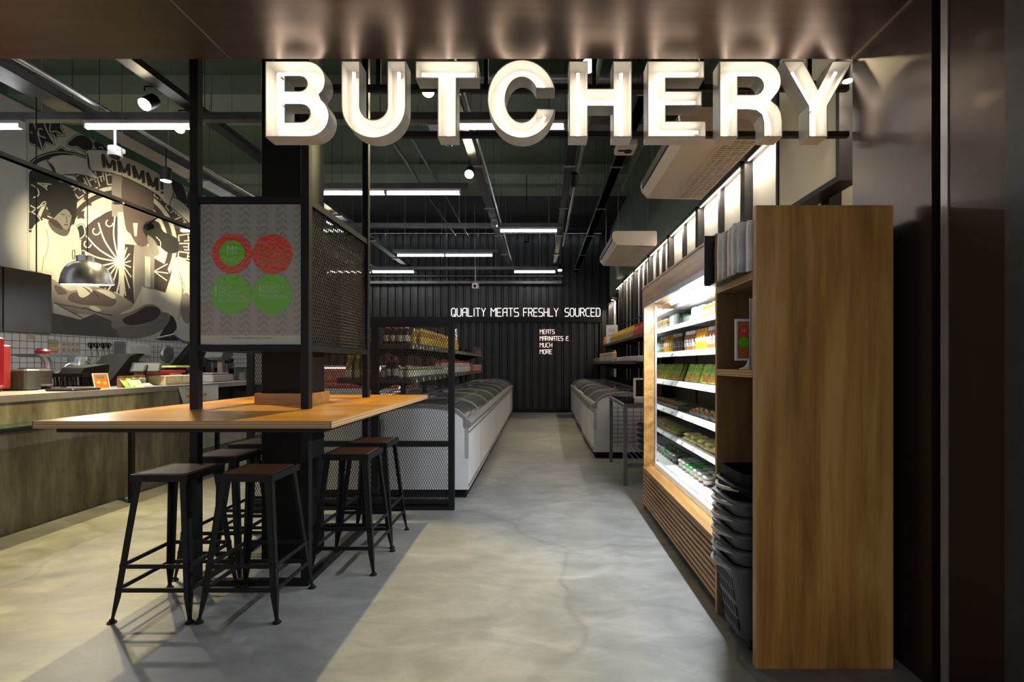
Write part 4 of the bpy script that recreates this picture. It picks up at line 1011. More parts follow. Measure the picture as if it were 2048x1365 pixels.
# ================================================================== GREY TABLE, BASKET STACK, TABLET
t = thing('metal_table', 'grey tubular metal table with dark top between freezer and fridge', 'table', (1.25, 6.2, 0))
for (x, y) in ((.945, 5.55), (.975, 6.86), (1.62, 5.55), (1.62, 6.86)): MB().bbox(x-.022, x+.022, y-.022, y+.022, 0, .86, .004).build('leg', grey_paint, t)
m = MB()
for (a, b, c, d) in ((.923, 1.642, 5.528, 5.572), (.953, 1.642, 6.838, 6.882), (1.598, 1.642, 5.573, 6.838)): m.box(a, b, c, d, .865, .905)
m.bar((.945, 5.573, .885), (.975, 6.838, .885), .044, .04)
m.build('apron', grey_paint, t)
m = MB().box(.967, 1.598, 5.54, 5.56, .20, .24); m.build('cross_bar', grey_paint, t)
m = MB()
for k in range(10): m.box(1.0+k*.065, 1.005+k*.065, 5.56, 6.84, .27, .275)
m.box(.967, 1.6, 5.56, 5.57, .262, .27).box(.99, 1.6, 6.83, 6.84, .262, .27)
m.build('wire_shelf', galv, t)
MB().prism([(.935, 5.54), (1.63, 5.54), (1.63, 6.87), (.965, 6.87)], .905, .912, 'XY').build('tabletop', mat('dark glossy table glass', (.02, .02, .022), .06, 0, .1), t)
m = MB()
for k in range(9): m.box(.99, 1.66, 7.085, 7.09, .24+k*.06, .246+k*.06)
for k in range(7): m.box(.99+k*.11, .996+k*.11, 7.08, 7.085, .15, .78)
tag(m.build('wire_rack', dark_steel), 'dark wire rack leaning on the end of the nearest right freezer', 'wire rack')
for i in range(4):
    basket(1.39, 6.28, .28 if i == 0 else .38+.07*i-.05, .38+.07*i, 'dark basket number %s from the floor in the short stack under the grey table' % ('one two three four'.split()[i]), False, False, .15, .15, 'short basket stack under the grey table')
t = thing('counter_screen', 'small white framed upright screen on the grey metal table', 'screen', (1.20, 5.75, .912))
m = MB().box(1.075, 1.30, 5.74, 5.76, .955, .975).box(1.075, 1.30, 5.74, 5.76, 1.165, 1.185).box(1.075, 1.10, 5.74, 5.76, .975, 1.165).box(1.275, 1.30, 5.74, 5.76, .975, 1.165); m.build('frame', white_bright, t)
MB().box(1.10, 1.275, 5.745, 5.755, .975, 1.165).build('display', mat('dark display', (.01, .01, .012), .15), t)
MB().box(1.09, 1.24, 5.71, 5.79, .9125, .956).build('base', white_bright, t)

# ================================================================== SHELVES ON THE RIGHT WALL
t = thing('wall_shelf', 'upper black wall shelf on the right wall with sauce bottles', 'shelf', (1.9, 10.5, 1.78))
MB().box(1.69, 2.11, 7.3, 13.75, 1.815, 1.835).build('board', black, t); MB().box(1.68, 1.69, 7.3, 13.75, 1.80, 1.85).build('price_rail', dark_steel, t)
for y in (7.6, 9.2, 10.8, 12.4, 13.6): MB().prism([(1.70, 1.815), (2.11, 1.815), (2.11, 1.70)], y-.01, y+.01, 'XZ').build('bracket', black, t)
t = thing('wall_shelf', 'lower deeper black wall shelf on the right wall with cartons', 'shelf', (1.8, 10.5, 1.35))
MB().box(1.40, 2.11, 7.3, 13.75, 1.355, 1.38).build('board', black, t); MB().box(1.39, 1.40, 7.3, 13.75, 1.345, 1.395).build('price_rail', dark_steel, t)
for y in (7.6, 9.2, 10.8, 12.4, 13.6): MB().prism([(1.45, 1.355), (2.11, 1.355), (2.11, 1.20)], y-.01, y+.01, 'XZ').build('bracket', black, t)
big = [(0, 0), (.036, 0), (.04, .012), (.04, .14), (.03, .165), (.014, .19), (.014, .21), (0, .21)]; bigc = [(.0165, .195), (.0165, .235), (0, .236)]
q1 = bottle_proto('sauce_bottle', 'x', 'bottle', big, gl('chilli red sauce', (.48, .035, .02)), bigc, redc, (.0405, .03, .12), mat('red label', (.60, .12, .06), .5, 0, .5, 60))
row(q1, (1.76,), 7.45, 9.3, .10, 1.836, 'red sauce bottles on the upper right wall shelf', 'red sauce bottle on the upper right wall shelf')
q2 = bottle_proto('sauce_bottle', 'x', 'bottle', big, gl('mustard sauce', (.50, .30, .02)), bigc, yel, (.0405, .03, .12), mat('yellow red label', (.60, .40, .05), .5, 0, .5, 60))
row(q2, (1.76,), 9.35, 12.1, .11, 1.836, 'mustard yellow bottles on the upper right wall shelf', 'mustard yellow bottle on the upper right wall shelf')
q3 = bottle_proto('sauce_bottle', 'x', 'bottle', big, gl('orange sauce', (.65, .22, .02)), bigc, yel, (.0405, .03, .12), mat('orange yellow label', (.7, .35, .04), .5, 0, .4, 60))
row(q3, (1.76,), 12.55, 13.6, .13, 1.836, 'orange bottles at the rear end of the upper right wall shelf', 'orange bottle at the rear end of the upper right wall shelf')
for p_ in (q1, q2, q3): drop(p_)
t = thing('notice_board', 'white notice board standing on the upper right wall shelf', 'sign', (1.80, 12.3, 1.836)); MB().box(1.62, 1.90, 12.22, 12.24, 1.852, 2.30).build('board', mat('notice grey white', (.45, .46, .47), .5), t)
m = MB(); text_front(m, 'FULL', 1.76, 12.219, 2.14, .07, 'CENTER'); text_front(m, 'MEMBERS', 1.76, 12.219, 2.02, .05, 'CENTER'); text_front(m, 'SAVE', 1.76, 12.219, 1.94, .05, 'CENTER'); m.build('lettering', blk, t)
bx = thing('pasta_packet', 'x', 'packet'); MB().bbox(-.05, .05, -.06, .06, 0, .21, .012).build('packet', mat('kraft packet', (.40, .30, .15), .6, 0, .15, 20), bx); MB().box(-.0515, -.05, -.035, .035, .04, .12).build('printed_panel', tagw, bx)
row(bx, (1.52,), 10.3, 12.3, .16, 1.381, 'kraft paper packets on the lower right wall shelf', 'kraft paper packet on the lower right wall shelf')
b2 = thing('snack_box', 'x', 'box'); MB().bbox(-.05, .05, -.07, .07, 0, .09, .006).build('box', mat('pale pink box', (.45, .38, .36), .5, 0, .3, 20), b2); MB().box(-.0515, -.05, -.05, .05, .02, .06).build('printed_panel', mat('lilac panel', (.5, .42, .5), .5, 0, .3, 30), b2)
row(b2, (1.52,), 7.5, 9.9, .18, 1.381, 'pale boxes on the lower right wall shelf', 'pale pink box on the lower right wall shelf')
b3 = thing('snack_bag', 'x', 'bag'); MB().prism([(-.06, 0), (.06, 0), (.07, .06), (.04, .12), (-.04, .12), (-.07, .06)], -.05, .05, 'YZ').build('bag', mat('dark red green bag', (.20, .10, .06), .4, 0, .8, 12), b3); MB().box(-.0515, -.05, -.03, .03, .03, .08).build('printed_panel', mat('green panel', (.1, .4, .1), .5, 0, .3), b3)
row(b3, (1.50, 1.62), 12.5, 13.6, .16, 1.381, 'dark snack bags at the rear of the lower right wall shelf', 'dark snack bag at the rear of the lower right wall shelf')
for p_ in (bx, b2, b3): drop(p_)
# ================================================================== REAR WALL LETTERING (angular stroke glyphs on a 4 x 6 grid)
SG = {
 'A': [[(0,0),(0,5),(1,6),(3,6),(3,0)], [(0,3),(3,3)]], 'C': [[(3,6),(1,6),(0,5),(0,1),(1,0),(3,0)]], 'D': [[(0,0),(0,6),(2.2,6),(3,5),(3,1),(2.2,0),(0,0)]],
 'E': [[(3,6),(0,6),(0,0),(3,0)], [(0,3),(2.4,3)]], 'F': [[(3,6),(0,6),(0,0)], [(0,3),(2.4,3)]], 'H': [[(0,0),(0,6)], [(3,0),(3,6)], [(0,3),(3,3)]],
 'I': [[(1.5,0),(1.5,6)]], 'L': [[(0,6),(0,0),(3,0)]], 'M': [[(0,0),(0,6),(1.7,3.6),(3.4,6),(3.4,0)]], 'N': [[(0,0),(0,6),(3,0),(3,6)]],
 'O': [[(.8,0),(0,1),(0,5),(.8,6),(2.2,6),(3,5),(3,1),(2.2,0),(.8,0)]], 'Q': [[(.8,0),(0,1),(0,5),(.8,6),(2.2,6),(3,5),(3,1),(2.2,0),(.8,0)], [(1.6,1.6),(3.2,-.3)]],
 'R': [[(0,0),(0,6),(2.2,6),(3,5),(3,4),(2.2,3),(0,3)], [(1.5,3),(3,0)]], 'S': [[(3,6),(.7,6),(0,5.3),(0,3.7),(.7,3),(2.3,3),(3,2.3),(3,.7),(2.3,0),(0,0)]],
 'T': [[(0,6),(3,6)], [(1.5,6),(1.5,0)]], 'U': [[(0,6),(0,1),(.8,0),(2.2,0),(3,1),(3,6)]], 'Y': [[(0,6),(1.5,3),(3,6)], [(1.5,3),(1.5,0)]],
 '&': [[(2.6,6),(.8,6),(.3,5.2),(.3,3.6),(2.4,3.2)], [(.6,3.2),(0,2.4),(0,.8),(.8,0),(3,0)]]}
sg_m = emit('lit pinkish lettering', (1.0, .72, .66), E_SIGN); sg_w = emit('lit white lettering', (.95, .95, .97), E_SIGN*.75)
def sign_line(txt, px0, px1, pyt, pyb, Y, m, tname, lab, group, stroke=.26):
    u = sum({' ': 2.2, 'I': 1.6+0, 'M': 4.4}.get(c, 4.1) for c in txt)-1.1
    k = (px1-px0)/u; v = (pyb-pyt)/6.0; x = px0; cnt = {}
    for i, ch in enumerate(txt):
        if ch == ' ': x += 2.2*k; continue
        sh = -1.2 if ch == 'I' else 0
        b = MB()
        for pl in SG[ch]:
            for (p, q_) in zip(pl, pl[1:]):
                A_ = P(x+(p[0]+sh)*k, pyb-p[1]*v, Y); B_ = P(x+(q_[0]+sh)*k, pyb-q_[1]*v, Y)
                d = (B_-A_).normalized()*v*.24*Y/1000*.5
                b.bar(A_-d, B_+d, v*.52*Y/1000, .02, (0, 1, 0))
        word = txt[:i+1].split(' ')[-1]; wd = txt[:i].count(' ')
        wtxt = txt.split(' ')[wd]; pos = len(word)
        n_ = ordw[pos-1]
        tag(b.build(tname, m), '%s %s, %s letter of the word %s on the dark rear wall' % (lab, 'ampersand' if ch == '&' else 'letter '+ch, n_, 'MARINATES' if ch == '&' else wtxt), 'letter', group)
        x += {'I': 1.6, 'M': 4.4}.get(ch, 4.1)*k
sign_line('QUALITY', 903, 971, 617, 633, 13.80, sg_w, 'wall_letter', 'glowing', 'letters standing on the rear ledge')
sign_line('MEATS', 982, 1037, 617, 633, 13.80, sg_m, 'wall_letter', 'glowing', 'letters standing on the rear ledge')
sign_line('FRESHLY', 1047, 1116, 617, 633, 13.80, sg_m, 'wall_letter', 'glowing', 'letters standing on the rear ledge')
sign_line('SOURCED', 1130, 1200, 617, 633, 13.80, sg_w, 'wall_letter', 'glowing', 'letters standing on the rear ledge')
for i, (t_, x1_) in enumerate((('MEATS', 1109), ('MARINATES', 1126), ('MUCH', 1104), ('MORE', 1104))):
    sign_line(t_, 1080, x1_, 660+i*13.3, 668.3+i*13.3, 13.86, sg_m, 'wall_letter', 'small glowing', 'small letters on the corrugated rear wall')
sign_line('&', 1132, 1137.5, 673.3, 681.6, 13.86, sg_m, 'wall_letter', 'small glowing', 'small letters on the corrugated rear wall')
for i, ch in enumerate('EST'): sign_line(ch, 911, 914, 659+i*9.0, 665+i*9.0, 13.86, sg_w, 'wall_letter', 'tiny vertical', 'small letters on the corrugated rear wall')

# ================================================================== CEILING SERVICES
def line_light(x0, x1, Y, Z, lab, n=1):
    t = thing('linear_light', lab, 'light', ((x0+x1)/2, Y, Z), 'linear ceiling lights')
    MB().tube([(x0+.02, Y, Z), (x1-.02, Y, Z)], .026, 10).build('tube', emit('linear lamp', (.97, .98, 1.0), E_TUBE), t, smooth=True)
    MB().box(x0, x1, Y-.03, Y+.03, Z+.027, Z+.065).build('fitting', white_metal, t)
    for x in (x0, x1-.02): MB().box(x, x+.02, Y-.03, Y+.03, Z-.02, Z+.03).build('end_cap', white_metal, t)
ROWS = [(5.7, 4.05, [(-7.7, -5.9), (-5.18, -3.96), (-.93, .285)]), (8.0, 4.08, [(-3.67, -2.47), (-2.46, -1.27)]),
        (10.3, 4.09, [(-7.4, -6.2), (-5.1, -3.88), (-.83, .36)]), (12.6, 4.08, [(-3.6, -2.4), (-2.39, -1.19)]), (14.8, 4.07, [(-6.3, -5.0), (-4.97, -3.72), (-.77, .46)])]
rn = ['nearest', 'second', 'third', 'fourth', 'rearmost']
for i, (Y, Z, segs) in enumerate(ROWS):
    for j, (a, b) in enumerate(segs):
        line_light(a, b, Y, Z, 'white linear ceiling light in the %s row, %s from the left' % (rn[i], ('first', 'second', 'third')[j]))
    x0 = -7.9 if i == 0 else min(s_[0] for s_ in segs)-.1; x1 = max(s_[1] for s_ in segs)+.12
    b_ = MB().box(x0, x1, Y-.045, Y+.045, Z+.066, Z+.15)
    t = thing('light_rail', 'dark steel rail carrying the %s row of linear lights' % rn[i], 'rail', ((x0+x1)/2, Y, Z+.066)); b_.build('beam', tray_m, t)
    for k in range(5):
        x = x0+.3+(x1-x0-.6)*k/4; MB().tube([(x, Y, Z+.15), (x, Y, ZC)], .006, 6).build('hanger_rod', galv, t)
# longitudinal trays and pipes
def tray(x, z, y0, y1, wd, ht, lab, m=tray_m, lips=True):
    t = thing('cable_tray', lab, 'cable tray', (x, (y0+y1)/2, z))
    b = MB().box(x-wd/2, x+wd/2, y0, y1, z, z+.006)
    if lips: b.box(x-wd/2, x-wd/2+.004, y0, y1, z, z+ht).box(x+wd/2-.004, x+wd/2, y0, y1, z, z+ht)
    else: b.box(x-wd/2, x+wd/2, y0, y1, z, z+ht)
    b.build('channel', m, t)
    n = int((y1-y0)/2)
    for k in range(n+1):
        y = y0+.4+k*2.0
        if y > y1: break
        for s_ in ((-1, 1) if wd > .06 else (1,)): MB().tube([(x+s_*(wd/2+.012), y, z-.02), (x+s_*(wd/2+.012), y, ZC)], .004 if wd > .06 else .0025, 5).build('hanger_rod', dark_steel, t)
        MB().box(x-wd/2-.03, x+wd/2+.03, y-.012, y+.012, z-.02, z-.001).build('support_bar', galv, t)
    return t
def pipe(x, z, y0, y1, r, lab, m=galv):
    t = thing('ceiling_pipe', lab, 'pipe', (x, (y0+y1)/2, z))
    MB().tube([(x, y0, z), (x, y1, z)], r, 10).build('pipe', m, t, smooth=True)
    for k in range(int((y1-y0)/2.2)+1):
        y = y0+.5+k*2.2
        if y < y1: MB().tube([(x, y, z), (x, y, ZC)], .004, 5).build('hanger_rod', galv, t)
tray(-.95, 4.28, 3.0, 16.3, .13, .06, 'grey cable tray over the centre aisle, left of the steel pipe pair', tray_m)
pipe(-.84, 4.36, 3.0, 16.3, .02, 'galvanised conduit beside the centre cable tray')
tray(.44, 4.28, 3.0, 16.0, .11, .06, 'narrow black track over the right side of the aisle', black)
pipe(.58, 4.30, 3.0, 12.5, .026, 'grey green pipe beside the black track', mat('grey green pipe', (.12, .14, .12), .5))
tray(1.14, 4.27, 3.0, 16.0, .13, .09, 'closed dark duct running back between the air conditioners and the aisle', mat('brown black duct', (.040, .033, .031), .5, .2, .1), False)
tray(-3.98, 4.26, 3.4, 16.0, .16, .07, 'dark cable tray left of the column', black)
pipe(-4.98, 4.26, 4.0, 15.5, .028, 'long pale conduit crossing above the counter')
tray(-5.45, 4.28, 3.6, 15.5, .30, .09, 'wide grey cable tray over the counter', tray_m)
tray(-4.72, 3.16, 3.2, 12.0, .05, .045, 'low black lighting track above the counter', black, False)
pipe(-2.75, 5.5, 8.8, 16.3, .03, 'left of two slim pipes under the rear ceiling', mat('dark grey pipe', (.09, .09, .09), .4, .3)); pipe(-2.35, 5.5, 8.8, 16.3, .03, 'right of two slim pipes under the rear ceiling', MATS['dark grey pipe'])
t = thing('cross_pipe', 'thin pale pipe crossing in front of the rear wall', 'pipe', (-3, 16.2, 4.1)); MB().tube([(-7, 16.2, 4.19), (.75, 16.2, 4.19)], .02, 8).build('pipe', galv, t)
for x in (-5, -2, .5): MB().tube([(x, 16.2, 4.19), (x, 16.2, ZC)], .005, 5).build('hanger_rod', galv, t)
t = thing('cross_rail', 'grey steel cross rail hung in front of the rear wall', 'rail', (-3, 16.1, 3.95)); MB().box(-7, .7, 16.06, 16.14, 3.93, 4.01).build('beam', tray_m, t)
for x in (-6, -3, 0, .65): MB().tube([(x, 16.1, 4.01), (x, 16.1, ZC)], .006, 5).build('hanger_rod', galv, t)
# galvanised duct crossing above the letters on the left of the H
t = thing('air_duct', 'galvanised duct crossing high behind the sign letters', 'duct', (.2, 6.6, 4.6)); MB().tube([(-1.6, 6.9, 5.3), (2.0, 6.9, 5.3)], .06, 14).build('duct', galv, t, smooth=True)
m = MB().box(-1.6, 2.0, 7.1, 7.5, 4.75, 4.93); m.build('square_duct', mat('grey duct', (.15, .15, .155), .5, .2), t)
for x in (-1.2, .3, 1.7): MB().tube([(x, 7.12, 4.9), (x, 7.12, ZC)], .006, 5).build('hanger_rod', galv, t)

# spotlights
spot_on = emit('warm spot lens', (1, .86, .50), 90)
def spotlight(x, y, z, ztop, lab,  lit=True, target=None, en=0, size=70, ln=.17, r=.066, tilt=0, grp=None, blend=.5):
    t = thing('track_spotlight', lab, 'spotlight', (x, y, z), grp)
    R_ = Matrix.Rotation(tilt, 4, 'X')
    o = (x, y, z)
    MB().lathe([(r*.8, .0), (r, 0), (r, ln), (r*.7, ln+.01), (0, ln+.01)], o, 16, R_).build('housing', black, t, smooth=True)
    ax = min((-4.02, -.95, .44, -5.05), key=lambda a: abs(a-x)) if ztop < 4.4 else x
    MB().tube([(x, y, z+ln*.8), (x, y, ztop+.01), (ax, y, ztop+.01)] if abs(ax-x) > .03 and abs(ax-x) < .3 else [(x, y, z+ln*.8), (x, y, ztop+.01)], .009, 6).build('stem', black, t)
    MB().lathe([(0, -.003), (r*.92, -.003)], o, 16, R_).build('lens', spot_on if lit else mat('unlit lens', (.3, .3, .28), .2), t)  # oversized lens: glare around the lamp is put into its radius
    if en: spot_light('beam', (x, y, z-.03), target, en, WARM, size, blend, .035, t)
G = 'track spotlights under the ceiling'
spotlight(-4.16, 5.26, 4.08, 4.26, 'large bright warm spotlight upper left, first on the tray beside the sign', True, (-3.9, 3.0, 0), E_SPOT*1.0, 56, tilt=-.85, grp=G)
spotlight(-4.16, 5.76, 4.07, 4.26, 'bright warm spotlight just behind the first, at the end of the linear light', True, (-5.2, 5.0, 0), E_SPOT*.6, 60, tilt=-.85, grp=G)
spotlight(-1.12, 5.0, 4.08, 4.28, 'bright warm spotlight beside the stem of the sign letter T', True, (-1.45, 2.5, 0), E_SPOT*1.1, 52, tilt=-.85, grp=G)
spotlight(.44, 4.58, 4.08, 4.28, 'bright warm spotlight at the top of the sign letter H', True, (1.1, 3.2, 0), E_SPOT*.10, 50, tilt=-.85, grp=G)
spotlight(-1.02, 7.2, 4.08, 4.28, 'warm spotlight over the centre aisle under the cable tray', True, (-.2, 7.6, 0), E_SPOT*.22, 60, tilt=-.85, grp=G)
spotlight(-4.05, 9.65, 4.08, 4.26, 'warm spotlight seen right above the mesh panel of the display frame', True, (-3.9, 8.4, 0), E_SPOT*.5, 44, tilt=-.85, grp=G)
spotlight(.58, 14.6, 4.08, 4.28, 'tiny warm spotlight at the rear end of the right track', True, (.1, 12.8, 0), E_SPOT*.3, 80, tilt=-.3, grp=G)
spotlight(-.30, 11.2, 4.08, ZC-.01, 'unlit small cylinder spotlight hanging over the rear aisle', False, grp=G)
spotlight(.52, 7.7, 4.10, 4.28, 'unlit black spotlight tilted on the right track', False, tilt=.9, ln=.2, r=.05, grp=G)
spotlight(-5.05, 6.75, 3.82, 4.26, 'small black cylinder spotlight pointing down beside the mural lettering', True, (-5.1, 6.6, 0), E_SPOT*.06, 60, grp=G)
# spotlight out of sight above the soffit edge that lights the left floor
spotlight(-3.05, 4.3, 4.08, 4.26, 'warm spotlight left of the column, hidden above the entrance soffit', True, (-3.6, 2.6, 0), E_SPOT*1.15, 92, tilt=-.4, grp=G)
MB().box(-3.98, -3.0, 4.27, 4.33, 4.255, 4.28).build('spot_arm', black, [o for o in COL.objects if o.get('label', '').startswith('warm spotlight left of')][0])
# spots on the low track that light the mural
for (y, tz, ty, lab, e) in ((6.2, 3.40, 8.9, 'spotlight on the low track shining on the cook in the mural', 1.0), (8.0, 4.0, 9.8, 'spotlight on the low track shining on the middle of the mural', .9), (9.6, 3.7, 11.4, 'spotlight on the low track shining on the right cook of the mural', 1.1)):
    t = thing('mural_spotlight', lab, 'spotlight', (-4.85, y, 3.05), 'spotlights of the low track')
    o = (-4.85, y, 3.05); d = (Vector((XL, ty, tz))-Vector(o)).normalized(); M_ = d.to_track_quat('Z', 'Y').to_matrix().to_4x4()
    MB().lathe([(0, -.08), (.035, -.08), (.04, .05), (.034, .05)], o, 14, M_).build('housing', black, t, smooth=True)
    MB().lathe([(0, .053), (.033, .053)], o, 14, M_).build('lens', spot_on, t)
    MB().tube([(-4.85, y, 3.09), (-4.72, y, 3.18)], .008, 6).build('stem', black, t)
    spot_light('beam', Vector(o)+d*.10, (XL, ty, tz), 900*e, (1, .86, .50), 34, 1.0, .04, t)
t = thing('strip_light', 'dim white strip light along the top of the rear corrugated wall', 'light', (-3, 16.25, 5.6)); MB().box(-7.5, 2.0, 16.2, 16.3, 5.58, 5.62).build('profile', black, t); MB().box(-7.5, 2.0, 16.30, 16.31, 5.585, 5.6).build('diffuser', emit('rear strip lamp', (.95, .97, 1), 2), t)
area_light('glow', (-2.7, 16.28, 5.57), (math.radians(-18), 0, 0), 9.4, .03, 14, (.95, .97, 1), t)
# security cameras and boxes
def dome(x, y, z, ztop, m1, lab):
    t = thing('dome_camera', lab, 'security camera', (x, y, z))
    MB().bbox(x-.055, x+.055, y-.05, y+.09, z+.10, z+.16, .01).build('base', m1, t)
    MB().lathe([(.065, .04), (.07, .045), (.07, .10), (0, .10)], (x, y, z), 20).build('housing', m1, t, smooth=True)
    MB().lathe([(0, 0), (.02, .002), (.04, .012), (.054, .03), (.057, .045)], (x, y, z), 20).build('dome', mat('smoked dome', (.02, .02, .02), .06), t, smooth=True)
    MB().tube([(x, y, z+.16), (x, y, ztop)], .012, 8).build('stem', m1, t)
dome(-4.98, 5.86, 3.74, 4.24, white_bright, 'white dome security camera under the left linear light')
dome(-1.02, 5.6, 3.79, 4.28, mat('grey camera', (.35, .35, .36), .4), 'dome security camera peeking out under the sign letter T')
t = thing('junction_box', 'square pale junction box with round hole behind the sign letter H', 'box', (1.12, 6.6, 4.18)); MB().bbox(1.0, 1.26, 6.42, 6.75, 4.16, 4.248, .01).build('box', mat('pinkish box', (.50, .43, .40), .5), t)
MB().lathe([(0, 0), (.05, 0), (.05, .02)], (1.16, 6.6, 4.145), 18).build('hole_ring', black2, t)
MB().box(1.03, 1.12, 6.57, 6.60, 4.150, 4.16).build('latch', black2, t)
t = thing('wall_camera', 'small white camera over the rear lettering', 'security camera', (-1.78, 13.9, 3.45)); c_ = P(951, 572, 13.8)
MB().bbox(c_.x-.08, c_.x+.09, 13.65, 13.85, c_.z-.10, c_.z+.06, .02).build('body', mat('pale camera', (.6, .5, .48), .5), t); MB().tube([(c_.x, 13.8, c_.z+.06), (c_.x-.03, 13.8, ZC)], .008, 6).build('stem', galv, t); MB().lathe([(0, 0), (.04, 0)], (c_.x, 13.648, c_.z-.03), 12, Matrix.Rotation(PI/2, 4, 'X')).build('lens', black2, t)
t = thing('junction_box', 'grey round junction box on the cable tray behind the centre light', 'box', (-.93, 10.1, 4.2)); MB().bbox(-.98, -.86, 10.0, 10.2, 4.12, 4.26, .02).build('box', galv, t); MB().lathe([(0, 0), (.04, 0), (.04, .02)], (-.92, 10.0, 4.17), 14, Matrix.Rotation(PI/2, 4, 'X')).build('cover', tray_m, t)

# ================================================================== COUNTER
t = thing('service_counter', 'long concrete clad service counter with stainless steel top on the left', 'counter', (-4.7, 4.0, 0))
MB().box(-5.0, -4.2, 1.2, 6.05, .0, 1.045).build('body', concrete_mat(), t)
MB().box(-5.15, -4.19, 1.2, 7.6, 1.045, 1.10).build('worktop', steel, t)
MB().box(-4.205, -3.95, 1.2, 6.2, .858, .872).build('glass_ledge', mat('green tinted glass ledge', (.008, .028, .02), .25), t)
MB().box(-4.205, -3.95, 1.2, 6.2, .835, .858).build('ledge_frame', black, t)
for y in (2.2, 4.86, 6.15): MB().box(-3.99, -3.95, y-.02, y+.02, 0, .835).build('ledge_leg', black, t)
# glass meat case beyond the counter
t = thing('meat_display_case', 'low glass fronted meat display case beyond the concrete counter', 'display case', (-4.7, 7.0, 0))
MB().box(-5.1, -4.25, 6.15, 9.6, .28, .80).build('cabinet', mat('beige case body', (.40, .38, .33), .5), t)
MB().box(-5.1, -4.3, 6.2, 9.55, .0, .28).build('plinth', mat('grey case base', (.16, .16, .15), .6), t)
MB().prism([(-4.25, .80), (-4.255, 1.04), (-4.40, 1.044), (-4.41, 1.03), (-4.27, 1.03), (-4.265, .80)], 6.15, 9.6, 'XZ').build('front_glass', clear, t)
meat = mat('red minced meat', (.33, .035, .03), .5, 0, .6, 26); meat2 = mat('pink sliced meat', (.55, .20, .17), .45, 0, .5, 30)
m = MB(); m2 = MB()
for k in range(22):
    y = 6.3+k*.15
    (m if k % 2 else m2).bbox(-4.9, -4.35, y, y+.125, .80, .86+.02*(k % 3), .02)
m.build('meat_trays', meat, t)['kind'] = 'stuff'; m2.build('meat_trays', meat2, t)['kind'] = 'stuff'
MB().box(-4.62, -4.58, 6.2, 9.55, 1.028, 1.04).build('case_light', emit('pink case lamp', (1, .55, .45), 3), t)
# second case at the rear, facing the entrance
t = thing('meat_display_case', 'rear glass meat case with pink light seen through the mesh screen', 'display case', (-4.1, 11.4, 0))
MB().box(-5.4, -2.9, 11.0, 12.0, 0, .8).build('cabinet', white_metal, t)
MB().prism([(11.0, .80), (11.35, 1.30), (11.37, 1.29), (11.02, .80)], -5.4, -2.9, 'YZ').build('front_glass', clear, t)
MB().box(-5.4, -2.9, 11.35, 12.0, 1.27, 1.31).build('top_board', steel, t)
MB().box(-5.4, -2.9, 11.9, 12.0, .8, 1.27).build('rear_panel', mat('pink rear panel', (.5, .30, .28), .5, 0, .3, 9), t)
MB().box(-5.3, -3.0, 11.36, 11.40, 1.24, 1.27).build('case_light', emit('pink rear lamp', (1, .42, .30), 4), t)
for j in range(3):
    m = MB()
    for k in range(14): m.bbox(-5.3+k*.17, -5.16+k*.17, 11.15+j*.22, 11.33+j*.22, .80, .85+.06*j, .02)
    m.build('meat_trays', (meat, meat2, meat)[j], t)['kind'] = 'stuff'
# rear worktop along the tiled wall
t = thing('back_worktop', 'stainless worktop along the tiled wall', 'counter', (-7.85, 9.5, 0))
MB().box(-8.19, -7.5, 6.2, 13.0, 1.0, 1.05).build('worktop', steel, t); MB().box(-8.19, -7.55, 6.25, 12.95, 0, 1.0).build('cabinet', mat('grey base units', (.2, .2, .2), .5), t)

def on(px, X):                # a depth on the plane X seen at this column
    return -X/((1080-px)/1000)
def solo(name, lab, cat, mb, m, group=None, smooth=False): return tag(mb.build(name, m, smooth=smooth), lab, cat, group)
# red machine at far left
y = on(10, -4.75); t = thing('slicer', 'bright red machine standing at the far left end of the counter', 'machine', (-4.95, y, 1.10))
MB().bbox(-5.2, -4.75, 3.9, 4.46, 1.13, 1.60, .03).build('body', red, t); MB().bbox(-5.12, -4.86, 4.465, 4.60, 1.12, 1.52, .01).build('side_plate', mat('dark red side', (.22, .02, .02), .4), t); MB().box(-5.2, -4.8, 3.95, 4.45, 1.10, 1.13).build('feet', black2, t)
# meat grinder
y = on(82, -4.96); o = (-4.96, y, 1.10)
t = thing('meat_grinder', 'stainless meat grinder with feed tray and red pusher on the counter', 'grinder', o)
MB().bbox(o[0]-.12, o[0]+.12, y-.18, y+.02, 1.12, 1.31, .03).build('motor_body', mat('polished steel red tinge', (.40, .30, .30), .2, .8), t)
MB().box(o[0]-.1, o[0]+.1, y-.16, y, 1.10, 1.12).build('feet', black2, t)
MB().tube([(o[0], y+.06, 1.27), (o[0], y+.06, 1.37), (o[0], y+.02, 1.44)], [.045, .04, .03], 12).build('feed_neck', alu, t, smooth=True)
MB().prism([(y-.18, 1.445), (y+.28, 1.445), (y+.22, 1.415), (y-.10, 1.415)], o[0]-.12, o[0]+.12, 'YZ').build('feed_tray', alu, t)
MB().lathe([(0, 0), (.055, 0), (.06, .03), (.045, .05), (0, .05)], (o[0], y+.02, 1.446), 16).build('pusher', red, t, smooth=True)
MB().lathe([(0, -.05), (.05, -.05), (.055, .03), (.04, .06), (0, .06)], (o[0], y+.14, 1.24), 16, Matrix.Rotation(-PI/2, 4, 'X')).build('grinding_head', alu, t, smooth=True)
MB().lathe([(0, 0), (.025, 0), (.025, .01)], (o[0]+.056, y+.14, 1.24), 12, Matrix.Rotation(PI/2, 4, 'Y')).build('badge', mat('pink disc', (.5, .2, .2), .4), t)
# grey box between
y = on(38, -4.85); solo('storage_box', 'translucent grey box between red machine and meat grinder', 'box', MB().bbox(-5.0, -4.75, y-.04, y+.12, 1.10, 1.30, .015), mat('translucent grey plastic', (.05, .053, .056), .4))
